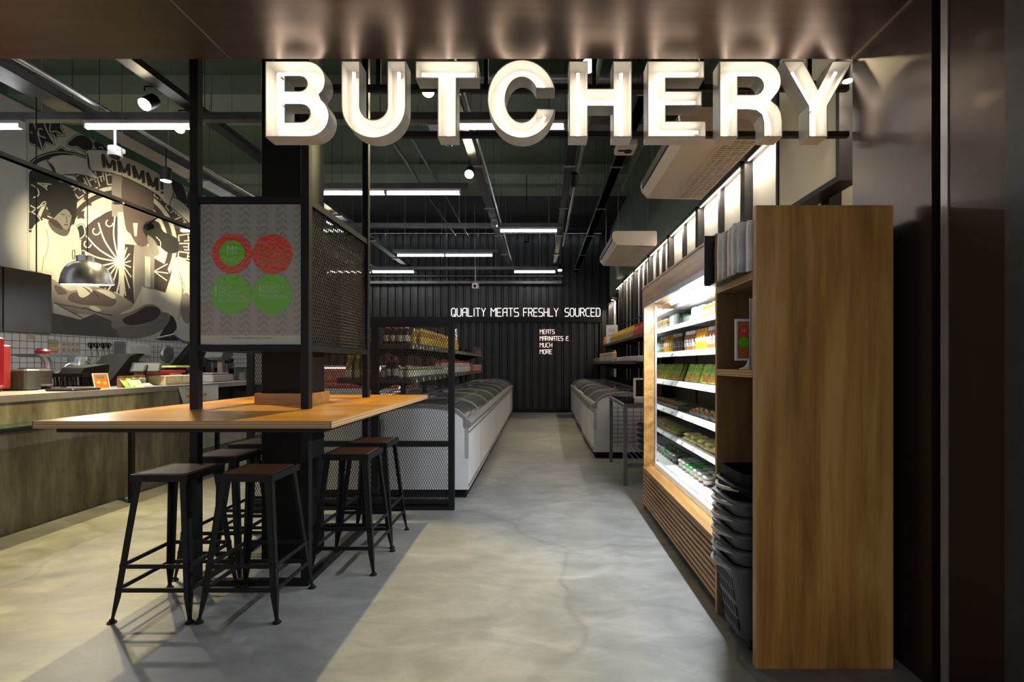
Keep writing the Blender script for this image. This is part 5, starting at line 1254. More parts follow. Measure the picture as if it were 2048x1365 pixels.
# tap
y = on(127, -4.85); t = thing('faucet', 'tall curved chrome tap on the counter', 'tap', (-4.85, y, 1.10))
MB().tube([(-4.85, y, 1.10), (-4.85, y, 1.28)]+[(-4.85, y+.09-.09*math.cos(math.radians(a)), 1.28+.07*math.sin(math.radians(a))) for a in range(20, 160, 20)]+[(-4.85, y+.185, 1.25)], .011, 10).build('spout', alu, t, smooth=True); MB().lathe([(0, 0), (.025, 0), (.02, .05), (0, .05)], (-4.85, y, 1.10), 12).build('base', alu, t, smooth=True); MB().tube([(-4.85, y, 1.15), (-4.79, y-.02, 1.17)], .006, 6).build('lever', alu, t)
# steel jug at wall
y = on(158, -7.8); t = thing('steel_jug', 'tall stainless jug on the worktop by the tiled wall', 'jug', (-7.8, y, 1.05))
MB().lathe([(0, 0), (.13, 0), (.145, .02), (.15, .2), (.14, .37), (.12, .42), (.10, .43), (0, .43)], (-7.8, y, 1.05), 20).build('body', alu, t, smooth=True); MB().tube([(-7.66, y, 1.40), (-7.58, y, 1.36), (-7.58, y, 1.2), (-7.66, y, 1.16)], .014, 8).build('handle', alu, t, smooth=True)
# black wire baskets
y = on(162, -4.6)
t = thing('counter_basket', 'black plastic open basket on the counter beside the orange card', 'basket', (-4.6, y, 1.10))
m = MB(); yy0, yy1 = y-.13, y+.10
m.box(-4.74, -4.46, yy0, yy1, 1.125, 1.13); m.box(-4.75, -4.45, yy0-.01, yy0, 1.22, 1.255).box(-4.75, -4.45, yy1, yy1+.01, 1.22, 1.255).box(-4.46, -4.45, yy0, yy1, 1.22, 1.255).box(-4.75, -4.74, yy0, yy1, 1.22, 1.255)
m.build('rim', bp2, t); m = MB()
for k in range(12): m.bar((-4.455, yy0+.01+k*.02, 1.125), (-4.455, yy0+k*.02, 1.23), .007); m.bar((-4.745, yy0+.01+k*.02, 1.125), (-4.745, yy0+k*.02, 1.23), .007)
for k in range(10): m.bar((-4.74+k*.031, yy0, 1.125), (-4.74+k*.031, yy0-.005, 1.23), .007)
m.build('ribs', bp2, t)
MB().prism([(yy0+.02, 1.255), (yy0+.06, 1.31), (yy1+.09, 1.345), (yy1+.12, 1.33), (yy1+.06, 1.13), (yy1+.01, 1.13), (yy1, 1.25)], -4.72, -4.50, 'YZ').build('nested_basket', bp2, t)
solo('counter_tray', 'flat black tray at the counter edge in front of the black basket', 'tray', MB().bbox(-4.48, -4.22, on(128, -4.3), on(187, -4.3), 1.10, 1.122, .008), mat('black tray plastic', (.012, .012, .014), .3))
# orange card stand
y = on(205, -4.3); t = thing('card_stand', 'orange and white tilted card stand at the counter edge', 'card', (-4.3, y, 1.10))
M_ = Matrix.Translation((-4.3, y, 1.10)) @ Matrix.Rotation(math.radians(62), 4, 'Z') @ Matrix.Rotation(math.radians(-22), 4, 'X')
MB().box(-.062, .062, -.008, .008, .002, .165).xf(M_).build('card', white_bright, t); MB().box(-.055, .055, -.0095, -.008, .010, .158).xf(M_).build('printed_panel', mat('orange print', (.80, .13, .01), .35), t)
MB().box(-.035, .03, -.0105, -.0095, .105, .14).xf(M_).build('printed_window', mat('slate print', (.12, .12, .14), .4), t)
m = MB()
for (u, v) in ((-.025, .07), (.025, .06)): m.prism([(u+.016*math.cos(a*PI/6), v+.016*math.sin(a*PI/6)) for a in range(12)], -.0106, -.0095, 'XZ')
m.xf(M_).build('printed_discs', mat('light orange print', (.9, .4, .15), .4), t)
# green bag behind
y = on(208, -4.95); solo('green_bag', 'bright green carrier bag behind the black baskets', 'bag', MB().prism([(y-.06, 1.10), (y+.08, 1.10), (y+.09, 1.30), (y+.05, 1.34), (y-.03, 1.33), (y-.07, 1.27)], -5.14, -5.07, 'YZ'), mat('green bag plastic', (.02, .35, .04), .4, 0, .2, 12))
# till: black screen back on a slanted stand
t = thing('cash_register', 'black cash register with tilted screen on the counter', 'cash register', (-4.75, on(248, -4.7), 1.10)); ya = on(212, -4.75); yb_ = on(290, -4.75)
MB().prism([(ya, 1.13), (ya+.30, 1.10+.02), (yb_-.10, 1.42), (yb_-.02, 1.47), (ya+.42, 1.47), (ya+.30, 1.44)], -5.05, -4.73, 'YZ').build('screen_shell', mat('black till plastic', (.006, .006, .006), .7, spec=.1), t)
MB().box(-5.0, -4.74, ya+.05, yb_-.1, 1.10, 1.13).build('base', black2, t)
MB().prism([(ya+.28, 1.13), (ya+.56, 1.33), (ya+.62, 1.33), (ya+.62, 1.13)], -4.73, -4.70, 'YZ').build('stand', mat('dark grey till stand', (.10, .11, .11), .4), t)
# tablet
yt = on(290, -4.5); t = thing('tablet', 'tablet on a stand tilted towards the aisle above the red box', 'tablet', (-4.5, yt, 1.10)); M_ = Matrix.Translation((-4.5, yt, 1.255)) @ Matrix.Rotation(math.radians(30), 4, 'Z') @ Matrix.Rotation(math.radians(-58), 4, 'X')
MB().bbox(-.14, .14, -.006, .006, 0, .20, .004).xf(M_).build('shell', black2, t); MB().box(-.118, .118, -.0072, -.006, .016, .184).xf(M_).build('display', mat('tablet display', (.03, .035, .045), .45), t)
MB().tube([(-4.5, yt, 1.10), (-4.5, yt, 1.27), (-4.52, yt+.05, 1.33)], .015, 8).build('stand', black2, t); MB().lathe([(0, 0), (.05, 0), (.045, .01), (0, .01)], (-4.5, yt, 1.10), 16).build('foot', black2, t)
# small goods at the counter edge
gcol = {'lime': (.35, .60, .05), 'pink': (.55, .22, .2), 'cream': (.62, .55, .35), 'white': (.62, .6, .55)}
for k, (px, c, h_, lab) in enumerate(((243, 'pink', .12, 'small pink topped jar on the counter edge'), (256, 'lime', .12, 'lime green topped jar on the counter edge'), (271, 'cream', .12, 'cream labelled jar on the counter edge'), (283, 'white', .12, 'white labelled jar on the counter edge'))):
    y = on(px, -4.42); t = thing('counter_jar', lab, 'jar', (-4.42, y, 1.10)); o = (-4.42, y, 1.10)
    MB().lathe([(0, 0), (.036, 0), (.038, .01), (.038, h_*.75), (.03, h_*.8), (0, h_*.8)], o, 14).build('body', mat('counter '+c, gcol[c], .3, 0, .3, 30), t, smooth=True); MB().lathe([(.033, h_*.78), (.033, h_), (0, h_)], o, 14).build('lid', gold, t, smooth=True)
def leaflet(px, X, lab, c1, c2, w_=.10, h_=.14, tilt=-50, rot=70, z=1.10):
    y = on(px, X); t = thing('leaflet', lab, 'leaflet', (X, y, z)); M_ = Matrix.Translation((X, y, z)) @ Matrix.Rotation(math.radians(rot), 4, 'Z') @ Matrix.Rotation(math.radians(tilt), 4, 'X')
    MB().box(-w_/2, w_/2, -.002, .002, 0, h_).xf(M_).build('card', mat(c1[0], c1[1], .5, 0, .2, 20), t); MB().box(-w_/2, w_/2, -.003, -.002, 0, h_*.3).xf(M_).build('printed_band', mat(c2[0], c2[1], .5, 0, .1), t)
leaflet(262, -4.30, 'lime green leaflet lying at the counter edge', ('lime paper', (.30, .60, .05)), ('dark lime print', (.15, .4, .03)))
leaflet(283, -4.24, 'cream and orange leaflet drooping over the counter edge', ('cream paper', (.65, .58, .42)), ('orange print band', (.8, .25, .03)), .14, .17, -40, 80, 1.045)
leaflet(297, -4.30, 'small pale leaflet lying flat on the counter', ('pale paper', (.60, .58, .45)), ('grey print', (.3, .3, .25)), .14, .08, -65, 80)
# red and yellow box
y0, y1 = 5.80, 6.12; t = thing('promo_box', 'red and yellow promotional box below the tablet', 'box', (-4.6, (y0+y1)/2, 1.10))
MB().bbox(-4.69, -4.56, y0, y1+.25, 1.10, 1.235, .006).build('box', mat('gold box', (.50, .40, .18), .4, 0, .1), t)
MB().prism([(y0-.002, 1.235), (y0+.34, 1.235), (y0+.40, 1.16), (y0+.14, 1.20), (y0-.002, 1.205)], -4.5595, -4.556, 'YZ').build('red_sweep', red, t); MB().box(-4.70, -4.55, y0-.01, y1+.3, 1.236, 1.27).build('lid', mat('dark red lid', (.40, .02, .04), .35, 0, .2), t)
# paper pads and receipts
for k, (px, c) in enumerate(((342, 'pale ochre'), (372, 'cream'))):
    y = on(px, -4.4); t = thing('label_box', '%s box with a white label on the counter edge' % c, 'box', (-4.4, y, 1.10)); MB().bbox(-4.55, -4.34, y-.16, y+.10, 1.10, 1.21, .006).build('box', mat(c+' card', (.55, .45, .22) if k == 0 else (.52, .46, .30), .6), t); MB().box(-4.34, -4.336, y-.14, y+.08, 1.13, 1.20).build('printed_label', mat('box label white', (.65, .6, .5), .6, 0, .15, 40), t)
y = on(352, -4.75); solo('notepad', 'lime yellow note pad raised on the till clutter', 'notepad', MB().bbox(-4.86, -4.66, y-.12, y+.14, 1.30, 1.325, .005), mat('lime yellow paper', (.55, .65, .15), .5))
solo('pad_stand', 'black stand under the lime yellow note pad', 'stand', MB().bbox(-4.84, -4.68, y-.08, y+.10, 1.10, 1.30, .01), black2)
# hanging menu poster on counter front
t = thing('counter_poster', 'white printed price poster hanging on the counter front beside the frame post', 'poster', (-4.19, 6.0, .90))
ya = on(357, -4.18); ypost = 6.7
m = MB().prism([(5.78, 1.075), (6.5, 1.075), (6.5, .885), (5.86, .885)], -4.186, -4.181, 'YZ'); m.build('sheet', mat('poster white', (.62, .62, .58), .5, 0, .03), t)
m = MB(); text_side(m, 'STEAK BOX', -4.1795, 5.90, 1.035, .035); text_side(m, 'from the butcher', -4.1795, 5.90, 1.010, .02); text_side(m, 'MEMBERS SAVE', -4.1795, 5.94, .90, .022); m.build('lettering', mat('poster dark print', (.08, .12, .06), .5, 0, 0), t)
m = MB()
for k in range(4): m.prism([(5.94+k*.10+.035*math.cos(a*PI/6), .965+.022*math.sin(a*PI/6)) for a in range(12)], -4.181, -4.1798, 'YZ')
m.build('printed_pictures', mat('orange food print', (.55, .25, .06), .5, 0, .5, 40), t)
# scales on the case beyond
def scale_thing(y, X, lab, s=1.0):
    t = thing('weighing_scale', lab, 'scale', (X, y, 1.10)); z = 1.10
    MB().bbox(X-.2*s, X+.16*s, y-.34*s, y+.12*s, z, z+.10*s, .012).build('base', mat('scale grey', (.38, .37, .37), .35, .2), t)
    MB().bbox(X-.19*s, X+.15*s, y-.33*s, y+.02*s, z+.105*s, z+.125*s, .005).build('weighing_plate', steel, t)
    MB().bbox(X-.04*s, X+.03*s, y+.06*s, y+.12*s, z+.10*s, z+.40*s, .005).build('column', mat('brown grey post', (.16, .12, .11), .4), t)
    MB().prism([(y-.10*s, z+.34*s), (y-.02*s, z+.46*s), (y+.16*s, z+.46*s), (y+.16*s, z+.36*s), (y+.02*s, z+.30*s)], X-.12*s, X+.12*s, 'YZ').build('display_head', mat('scale head', (.07, .075, .075), .35), t)
    MB().bbox(X-.02, X+.13*s, y+.11*s, y+.21*s, z+.42*s, z+.52*s, .004).build('badge_panel', mat('badge grey', (.08, .08, .085), .4), t)
    m = MB(); a0 = [(y+.16*s+.030*math.cos(a*PI/10)*s, z+.47*s+.036*math.sin(a*PI/10)*s) for a in range(20)]
    m.prism([(y+.127*s, z+.432*s), (y+.193*s, z+.432*s), (y+.193*s, z+.508*s), (y+.127*s, z+.508*s)], X+.1305*s, X+.132*s, 'YZ'); m.build('badge', white_bright, t)
    m = MB(); m.prism([(y+.16*s+.022*math.cos(a*PI/10)*s, z+.47*s+.030*math.sin(a*PI/10)*s) for a in range(20)], X+.132*s, X+.1335*s, 'YZ'); m.build('badge_ring', MATS['badge grey'], t)
scale_thing(7.05, -4.55, 'weighing scale with a display head seen between the frame posts', 1.0)
y = 7.45; t = thing('label_printer', 'grey label printer beside the weighing scale', 'printer', (-4.45, y, 1.10)); MB().bbox(-4.55, -4.40, y, y+.13, 1.10, 1.30, .01).build('body', mat('printer grey', (.09, .10, .10), .4), t); MB().bbox(-4.56, -4.38, y-.02, y+.2, 1.30, 1.315, .003).build('top_tray', steel, t)
# cluttered black and steel equipment on the back worktop
t = thing('ham_slicer', 'black and chrome slicing machine on the wall worktop left of the frame post', 'slicing machine', (-7.7, 10.6, 1.05))
MB().bbox(-7.9, -7.5, 10.0, 11.0, 1.05, 1.25, .03).build('base', mat('gunmetal', (.06, .06, .065), .35, .5), t)
MB().prism([(10.4, 1.25), (11.2, 1.95), (11.5, 1.90), (10.9, 1.25)], -7.75, -7.6, 'YZ').build('tilted_table', mat('dark machine plate', (.04, .04, .042), .3, .4), t)
MB().lathe([(0, -.03), (.17, -.03), (.18, 0), (.15, .03), (0, .03)], (-7.6, 10.2, 1.55), 28, Matrix.Rotation(PI/2, 4, 'Y')).build('blade', alu, t, smooth=True)
MB().tube([(-7.6, 9.9, 1.85), (-7.55, 10.3, 1.95), (-7.6, 10.7, 1.8)], .02, 8).build('handle', alu, t)
for k, (y, h_) in enumerate(((9.4, .35), (9.8, .35), (12.65, .45), (11.6, .6), (12.1, .5))):
    t = thing('kitchen_machine', 'dark kitchen machine number %s from the left on the wall worktop' % 'one two three four five'.split()[k], 'machine', (-7.95, y, 1.05))
    MB().bbox(-8.12, -7.82, y-.17, y+.17, 1.05, 1.05+h_*.7, .02).build('body', mat('machine grey %d' % (k % 3), (.10+.05*(k % 3), .10+.05*(k % 3), .105+.05*(k % 3)), .35, .4), t); MB().bbox(-8.08, -7.80, y-.12, y+.12, 1.05+h_*.7, 1.05+h_, .03).build('top', mat('gunmetal', (.06, .06, .065), .35, .5), t); MB().bbox(-7.82, -7.80, y-.08, y+.08, 1.10, 1.10+h_*.3, .002).build('front_panel', black2, t)
t = thing('paper_towel_holder', 'white paper towel roll on a holder on the tiled wall', 'paper towel', (-8.0, 10.2, 1.45))
yy_ = on(268, -8.1); MB().bbox(-8.19, -7.98, yy_-.30, yy_+.34, 1.47, 1.76, .06).build('roll_cover', white_metal, t); MB().box(-8.19, -8.0, yy_-.36, yy_-.31, 1.45, 1.78).build('bracket', galv, t)
# scissors on the wall
for k, px in enumerate((182, 194, 207, 217)):
    y = on(px, -8.17); z = 1.35+(728-690)*y/1000; t = thing('scissors', 'black handled kitchen shears hanging on the tiled wall, %s from the left' % ordw[k], 'scissors', (-8.18, y, z-.2), 'kitchen shears on the tiled wall')
    m = MB()
    for s_ in (-1, 1): m.tube([( -8.17, y+s_*.03+.025*math.cos(a*PI/5), z+.035*math.sin(a*PI/5)) for a in range(10)], .008, 6, closed=True)
    m.bar((-8.17, y, z-.07), (-8.17, y, z-.02), .03, .02); m.build('handles', black2, t)
    MB().bar((-8.17, y, z-.06), (-8.17, y+.04, z-.23), .03, .008, w2=.006).build('blades', steel, t); MB().tube([(-8.19, y, z+.03), (-8.16, y, z+.035)], .004, 6).build('hook', steel, t)
# notices
def wallp(px0, py0, px1, py1, X=-8.19):
    ya, yb2 = on(px0, X), on(px1, X); return ya, yb2, H+(728-py1)*ya/1000, H+(728-py0)*ya/1000
a_ = wallp(97, 679, 117, 706); t = thing('notice_sheet', 'orange yellow and green striped notice on the tiles', 'notice', (-8.19, a_[0], a_[2])); MB().box(-8.192, -8.189, a_[0], a_[1], a_[2], a_[3]).build('sheet', mat('notice white', (.5, .5, .48), .6), t)
hh = (a_[3]-a_[2])/5
for k, c in enumerate(((.65, .20, .05), (.45, .45, .44), (.65, .40, .04), (.30, .32, .30), (.35, .45, .15))): MB().box(-8.189, -8.1875, a_[0], a_[1], a_[2]+hh*k+.004, a_[2]+hh*(k+1)-.004).build('printed_band', mat('notice band %d' % k, c, .6), t)
a_ = wallp(122, 683, 158, 707); t = thing('notice_sheet', 'white notice with two rows of small pictures on the tiles', 'notice', (-8.19, a_[0], a_[2])); MB().box(-8.192, -8.189, a_[0], a_[1], a_[2], a_[3]).build('sheet', mat('notice white', (.5, .5, .48), .6), t)
m = MB()
for r_ in range(2):
    for k in range(4): yk = a_[0]+.03+k*(a_[1]-a_[0])/4.1; zk = a_[2]+.03+r_*(a_[3]-a_[2])*.5; m.box(-8.189, -8.1875, yk, yk+.05, zk, zk+.055)
m.build('printed_pictures', mat('small food pictures', (.42, .26, .18), .6, 0, .4, 30), t)
a_ = wallp(54, 667, 70, 678); solo('taped_note', 'small ochre note taped below the menu board', 'note', MB().box(-8.192, -8.186, a_[0], a_[1], a_[2], a_[3]), mat('ochre note', (.50, .38, .22), .6, 0, .3, 9))

# ================================================================== MENU BOARD AND PENDANT
ym0, ym1 = 4.2, on(104, -5.5)
t = thing('menu_board', 'large black hanging board above the counter at far left', 'board', (-5.5, 5.0, 1.68))
MB().bbox(-5.58, -5.50, 5.13, ym1, 1.68, 2.35, .005).build('panel', mat('matt black board', (.010, .010, .011), .8, 0, .1, spec=.15), t); MB().bbox(-5.58, -5.502, ym0, 5.122, 1.68, 2.352, .005).build('panel', MATS['matt black board'], t)
for y in (4.6, 5.5): MB().tube([(-5.54, y, 2.35), (-5.54, y, 4.28)], .006, 6).build('hanger_rod', black, t)
yp = on(175, -4.72); zc = H+(728-512)*yp/1000; zr = H+(728-570)*yp/1000
t = thing('pendant_lamp', 'brushed aluminium dome pendant lamp over the counter', 'lamp', (-4.72, yp, zr))
Rt = Matrix.Rotation(math.radians(6), 4, 'X'); o = (-4.72, yp, zr); hh = zc-zr
MB().lathe([(.214, 0), (.220, .004), (.214, .04), (.197, .11), (.168, .17), (.130, .215), (.08, .240), (.072, .242), (.072, .295), (.055, .30), (.03, .315), (.022, .335), (.012, .345), (0, .345)], o, 36, Rt, cap=False).build('shade', alu, t, smooth=True)
MB().lathe([(.212, .003), (.192, .105), (.163, .165), (.125, .208), (.06, .232), (0, .232)], o, 36, Rt, cap=False).build('shade_lining', white_bright, t, smooth=True)
MB().lathe([(0, .09), (.03, .10), (.04, .13), (.02, .17)], o, 14, Rt).build('bulb', emit('cool bulb', (.9, .94, 1), 14), t, smooth=True)
pl_ = bpy.data.lights.new('glow', 'POINT'); pl_.energy = 45; pl_.color = (1, .95, .86); pl_.shadow_soft_size = .05
po_ = bpy.data.objects.new('glow', pl_); COL.objects.link(po_); po_.parent = t; po_.location = (0, 0, .03)
MB().tube([(-4.72, yp, zr+.34), (-4.72, yp, 3.16)], .004, 6).build('cord', black2, t)
# ================================================================== MURAL
CNT = [0]
def MP(px, py, layer):
    """a point of the printed design on the left wall plane"""
    px = min(px, 520); x = XL+.012+.0012*layer+.00001*CNT[0]
    k = (1080-px)/1000; y = -XL/k; return (x, y, H+(728-py)*y/1000)
def clipd(pts):
    """keep the design inside the printed sheet"""
    out = []
    for (px, py) in pts:
        px = max(56, min(px, 520)); top = 728-(1080-px)*.5012; bot = 728-(1080-px)*.0615
        out.append((px, max(top+.5, min(py, bot-.3))))
    return out
mur = thing('wall_mural', 'large monochrome printed mural of two cooks and a ribbon banner on the left wall', 'mural', (XL+.01, 10.5, 1.86))
mm = {}
for nm, c in (('paper cream', (.50, .49, .41)), ('ink brown', (.045, .032, .032)), ('ink black', (.018, .017, .016)), ('grey mid', (.16, .15, .145)), ('grey dark', (.085, .08, .08)), ('grey warm', (.24, .215, .20)), ('skin grey', (.20, .185, .165)), ('cloth white', (.56, .55, .47)), ('brown mid', (.11, .08, .078)), ('cream light', (.58, .57, .49))):
    mm[nm] = mat('mural '+nm, c, .75, 0, .06, 3)
def A(x, y): return (x/3.9, 100+y/3.9)
def B(x, y): return (x/4.55, 420+y/4.55)
def C(x, y): return (x/7.183, 230+y/7.183)
def poly(name, pts, layer, m, smooth=3):
    if smooth: pts = smooth_poly(pts, smooth)
    pts = clipd(pts); CNT[0] += 1
    cu = bpy.data.curves.new('shape', 'CURVE'); cu.dimensions = '2D'; cu.fill_mode = 'FRONT'
    w3 = [MP(a, b, layer) for a, b in pts]
    sp = cu.splines.new('POLY'); sp.points.add(len(w3)-1); sp.use_cyclic_u = True
    for i, v in enumerate(w3): sp.points[i].co = (v[1], v[2], 0, 1)
    ob = bpy.data.objects.new('shape', cu); COL.objects.link(ob)
    me = bpy.data.meshes.new_from_object(ob.evaluated_get(bpy.context.evaluated_depsgraph_get()))
    x = w3[0][0]; vs = [(x, v.co.x, v.co.y) for v in me.vertices]; fs = [tuple(p.vertices) for p in me.polygons]
    bpy.data.objects.remove(ob); bpy.data.curves.remove(cu); bpy.data.meshes.remove(me)
    if isinstance(name, MB): return name.add(vs, fs)
    return MB().add(vs, fs).build(name, m, mur)
def stroke(mb, pts, w, layer, sm=4, closed=False):
    """ribbon line of width w (px) in the plane of the print"""
    if sm: pts = smooth_poly(pts, sm, closed)
    if closed: pts = pts+[pts[0]]
    CNT[0] += 1
    L_, R_ = [], []
    for i, p in enumerate(pts):
        a = Vector(pts[max(0, i-1)]); b = Vector(pts[min(len(pts)-1, i+1)]); d = b-a
        if d.length < 1e-6: d = Vector((1, 0))
        n = Vector((-d.y, d.x)).normalized()*w/2
        L_.append((p[0]+n.x, p[1]+n.y)); R_.append((p[0]-n.x, p[1]-n.y))
    L_ = clipd(L_); R_ = clipd(R_); vs = [MP(*p, layer) for p in L_]+[MP(*p, layer) for p in R_]; n = len(L_)
    mb.add(vs, [(i, i+1, n+i+1, n+i) for i in range(n-1)])
poly('print_sheet', [(55, 214), (520, 447), (520, 693.5), (55, 665)], 0, mm['paper cream'], 0)
MB().box(XL+.0045, XL+.0105, 8.0, 14.65, 1.856, 5.45).build('backing_board', white_metal, mur)
# ornamental ring with key pattern (dark) behind everything
RC = (235, 490)
def ring(r0, r1, a0, a1, n=40, ex=1.0, ey=1.0):
    o = [(RC[0]+r1*ex*math.cos(math.radians(a0+(a1-a0)*i/n)), RC[1]-r1*ey*math.sin(math.radians(a0+(a1-a0)*i/n))) for i in range(n+1)]
    o += [(RC[0]+r0*ex*math.cos(math.radians(a1-(a1-a0)*i/n)), RC[1]-r0*ey*math.sin(math.radians(a1-(a1-a0)*i/n))) for i in range(n+1)]
    return o
m = MB()
poly(m, ring(172, 184, -25, 172), 1, None, 0); m.build('outer_ring', mm['ink black'], mur)
m = MB(); poly(m, ring(118, 165, -35, 178), 1, None, 0); m.build('key_band', mm['ink brown'], mur)
m = MB()
for k in range(27):
    a0 = 176-k*7.6
    def rp(a, r): return (RC[0]+r*math.cos(math.radians(a)), RC[1]-r*math.sin(math.radians(a)))
    s_ = 1 if k % 2 else -1
    stroke(m, [rp(a0, 122), rp(a0, 161)], 2.6, 2, 0)
    stroke(m, [rp(a0, 161 if s_ > 0 else 122), rp(a0-5.6, 161 if s_ > 0 else 122)], 2.6, 2, 0)
    stroke(m, [rp(a0-2.9, 153 if s_ < 0 else 130), rp(a0-2.9, 141)], 2.4, 2, 0); stroke(m, [rp(a0-.1, 141), rp(a0-5.0, 141)], 2.4, 2, 0)
    stroke(m, [rp(a0-5.4, 132), rp(a0-5.4, 152)], 2.4, 2, 0)
m.build('key_lines', mm['paper cream'], mur)
m = MB(); poly(m, ring(100, 110, -35, 178), 1, None, 0); m.build('inner_ring', mm['ink brown'], mur)
# fan: dark half disc with pale spokes
m = MB(); poly(m, [B(1060, 60), B(900, 60), B(760, 180), B(730, 330), B(760, 480), B(840, 640), B(930, 740), B(1040, 800), B(1080, 780)], 2, None, 3)
poly(m, [B(1130, 310), B(1215, 320), B(1200, 600), B(1215, 860), B(1120, 800)], 2, None, 0)
poly(m, [B(1395, 440), B(1500, 500), B(1545, 600), B(1510, 760), B(1395, 720)], 2, None, 0); m.build('fan_ground', mm['ink brown'], mur)
m = MB(); c = B(1075, 470)
for a, r in ((95, 420), (118, 400), (142, 380), (163, 350), (186, 330), (207, 330), (228, 330), (247, 330), (264, 320)):
    e = B(1075+r*math.cos(math.radians(a)), 470-r*math.sin(math.radians(a))); mid = B(1075+r*.55*math.cos(math.radians(a+7)), 470-r*.55*math.sin(math.radians(a+7)))
    stroke(m, [c, mid, e], 3.0, 3, 5)
    # curled ends
    ce = B(1075+(r*.86)*math.cos(math.radians(a+9)), 470-(r*.86)*math.sin(math.radians(a+9)))
    stroke(m, [(ce[0]+7*math.cos(t_), ce[1]+7*math.sin(t_)) for t_ in [i*.6 for i in range(8)]], 2.4, 3, 2)
for a, r in ((60, 170), (35, 160), (10, 150), (-12, 160), (-38, 200), (-60, 260), (-78, 300)):
    e = B(1100+r*.55*math.cos(math.radians(a)), 490-r*math.sin(math.radians(a))); stroke(m, [B(1100, 490), e], 2.4, 3, 0)
for a in (20, -5, -25): stroke(m, [B(1395, 560), B(1395+130*math.cos(math.radians(a)), 560-200*math.sin(math.radians(a)))], 2.2, 3, 0)
m.build('fan_lines', mm['cream light'], mur)
# flame like ornaments top left
def cloud(pts, k):
    a = MB(); stroke(a, pts, 7.0, 1.6, k, True); a.build('ornament_edge', mm['ink black'], mur)
    a = MB(); stroke(a, pts, 4.6, 1.8, k, True); a.build('ornament_edge', mm['paper cream'], mur)
    poly('cloud_ornament', pts, 2, mm['ink black'], k)
m = MB()
cloud([C(405, 80), C(820, 80), C(850, 180), C(905, 300), C(800, 270), C(820, 340), C(700, 250), C(760, 430), C(640, 380), C(590, 500), C(490, 420), C(405, 380)], 2)
cloud([C(960, 410), C(1050, 330), C(1130, 290), C(1230, 310), C(1320, 400), C(1300, 500), C(1180, 500), C(1100, 450), C(1000, 450)], 3)
cloud([C(1330, 400), C(1400, 380), C(1480, 430), C(1530, 530), C(1380, 500)], 3)
cloud([C(800, 545), C(850, 480), C(910, 500), C(950, 560)], 3); cloud([C(990, 575), C(1040, 525), C(1100, 590)], 3)
cloud([C(405, 830), C(480, 790), C(600, 800), C(720, 860), C(860, 960), C(900, 1010), C(640, 980), C(405, 950)], 3)
cloud([C(405, 960), C(500, 980), C(640, 1060), C(670, 1150), C(640, 1270), C(540, 1310), C(470, 1365), C(405, 1365)], 3)
cloud([A(1330, 1010), A(1400, 1020), A(1440, 1110), A(1450, 1200), A(1380, 1170)], 3); cloud([A(1110, 900), A(1230, 950), A(1240, 1000), A(1120, 960)], 2)
cloud([A(1470, 1070), A(1500, 1080), A(1500, 1290), A(1450, 1220)], 2)
cloud([B(245, 20), B(330, 60), B(350, 110), B(280, 170), B(245, 160)], 3)
cloud([B(690, 170), B(740, 140), B(760, 220), B(700, 260)], 3);

m = MB()
for (pts, w_) in (([C(460, 90), C(520, 260), C(590, 480)], 2.5), ([C(610, 90), C(660, 230), C(760, 410)], 2.5), ([C(720, 90), C(700, 230), C(800, 240), C(890, 290)], 2.5), ([C(600, 210), C(540, 200), C(550, 290), C(640, 330)], 2.5),
                  ([C(415, 240), C(450, 265)], 2), ([C(430, 1000), C(520, 1060), C(540, 1150), C(460, 1190)], 2.4), ([C(420, 1300), C(520, 1345), C(600, 1260), C(640, 1250)], 2.4), ([C(1410, 470), C(1450, 460), C(1460, 500)], 2)):
    stroke(m, pts, w_, 3, 5)
m.build('ornament_lines', mm['paper cream'], mur)
m = MB(); arcp = [C(395, 760), C(480, 668), C(620, 600), C(820, 560), C(1060, 585), C(1220, 640)]
stroke(m, arcp, 13, 3, 4); m.build('ring_arc', mm['ink black'], mur); m = MB(); stroke(m, [(a, b-3.2) for a, b in arcp], 1.5, 4, 4); m.build('ring_line', mm['paper cream'], mur); m = MB(); stroke(m, [(a, b+9) for a, b in arcp], 3, 4, 4); m.build('ring_line', mm['paper cream'], mur)
m = MB()
for (cx_, cy_, r_) in ((150, 470, 9), (138, 440, 7), (160, 430, 8), (175, 405, 7), (150, 505, 7), (170, 395, 5)):
    poly('leaf_ornament', [(cx_+r_*1.3*math.cos(a*PI/4)*(1 if a % 2 else .55), cy_+r_*1.5*math.sin(a*PI/4)*(1 if a % 2 else .55)) for a in range(8)], 3, mm['ink brown'], 2)
# hanging carcass and pillar behind banner
poly('printed_pillar', [A(865, 960), A(960, 960), B(1115, 60), B(1112, 380), B(1060, 380), B(1060, 60), A(865, 1300)], 4, mm['grey warm'], 0)
poly('printed_pillar', [B(1062, 20), B(1112, 20), B(1112, 930), B(1098, 930), B(1085, 500), B(1062, 380)], 4, mm['cream light'], 0)
poly('printed_carcass', [A(950, 980), A(1170, 1080), A(1190, 1250), A(1200, 1365), B(1400, 40), B(1370, 240), B(1320, 330), B(1240, 320), B(1180, 220), B(1140, 180), B(1120, 60), A(960, 1300)], 4, mm['brown mid'], 2)
m = MB(); poly(m, [B(1200, 120), B(1245, 120), B(1235, 240), B(1215, 240)], 5, None, 0); poly(m, [B(1310, 420), B(1360, 430), B(1360, 705), B(1310, 695)], 5, None, 0); m.build('printed_tools', mm['cream light'], mur)
# pale apron figure parts between
poly('printed_backcloth', [B(1215, 320), B(1400, 330), B(1395, 760), B(1290, 700), B(1215, 860)], 3, mm['grey warm'], 0)
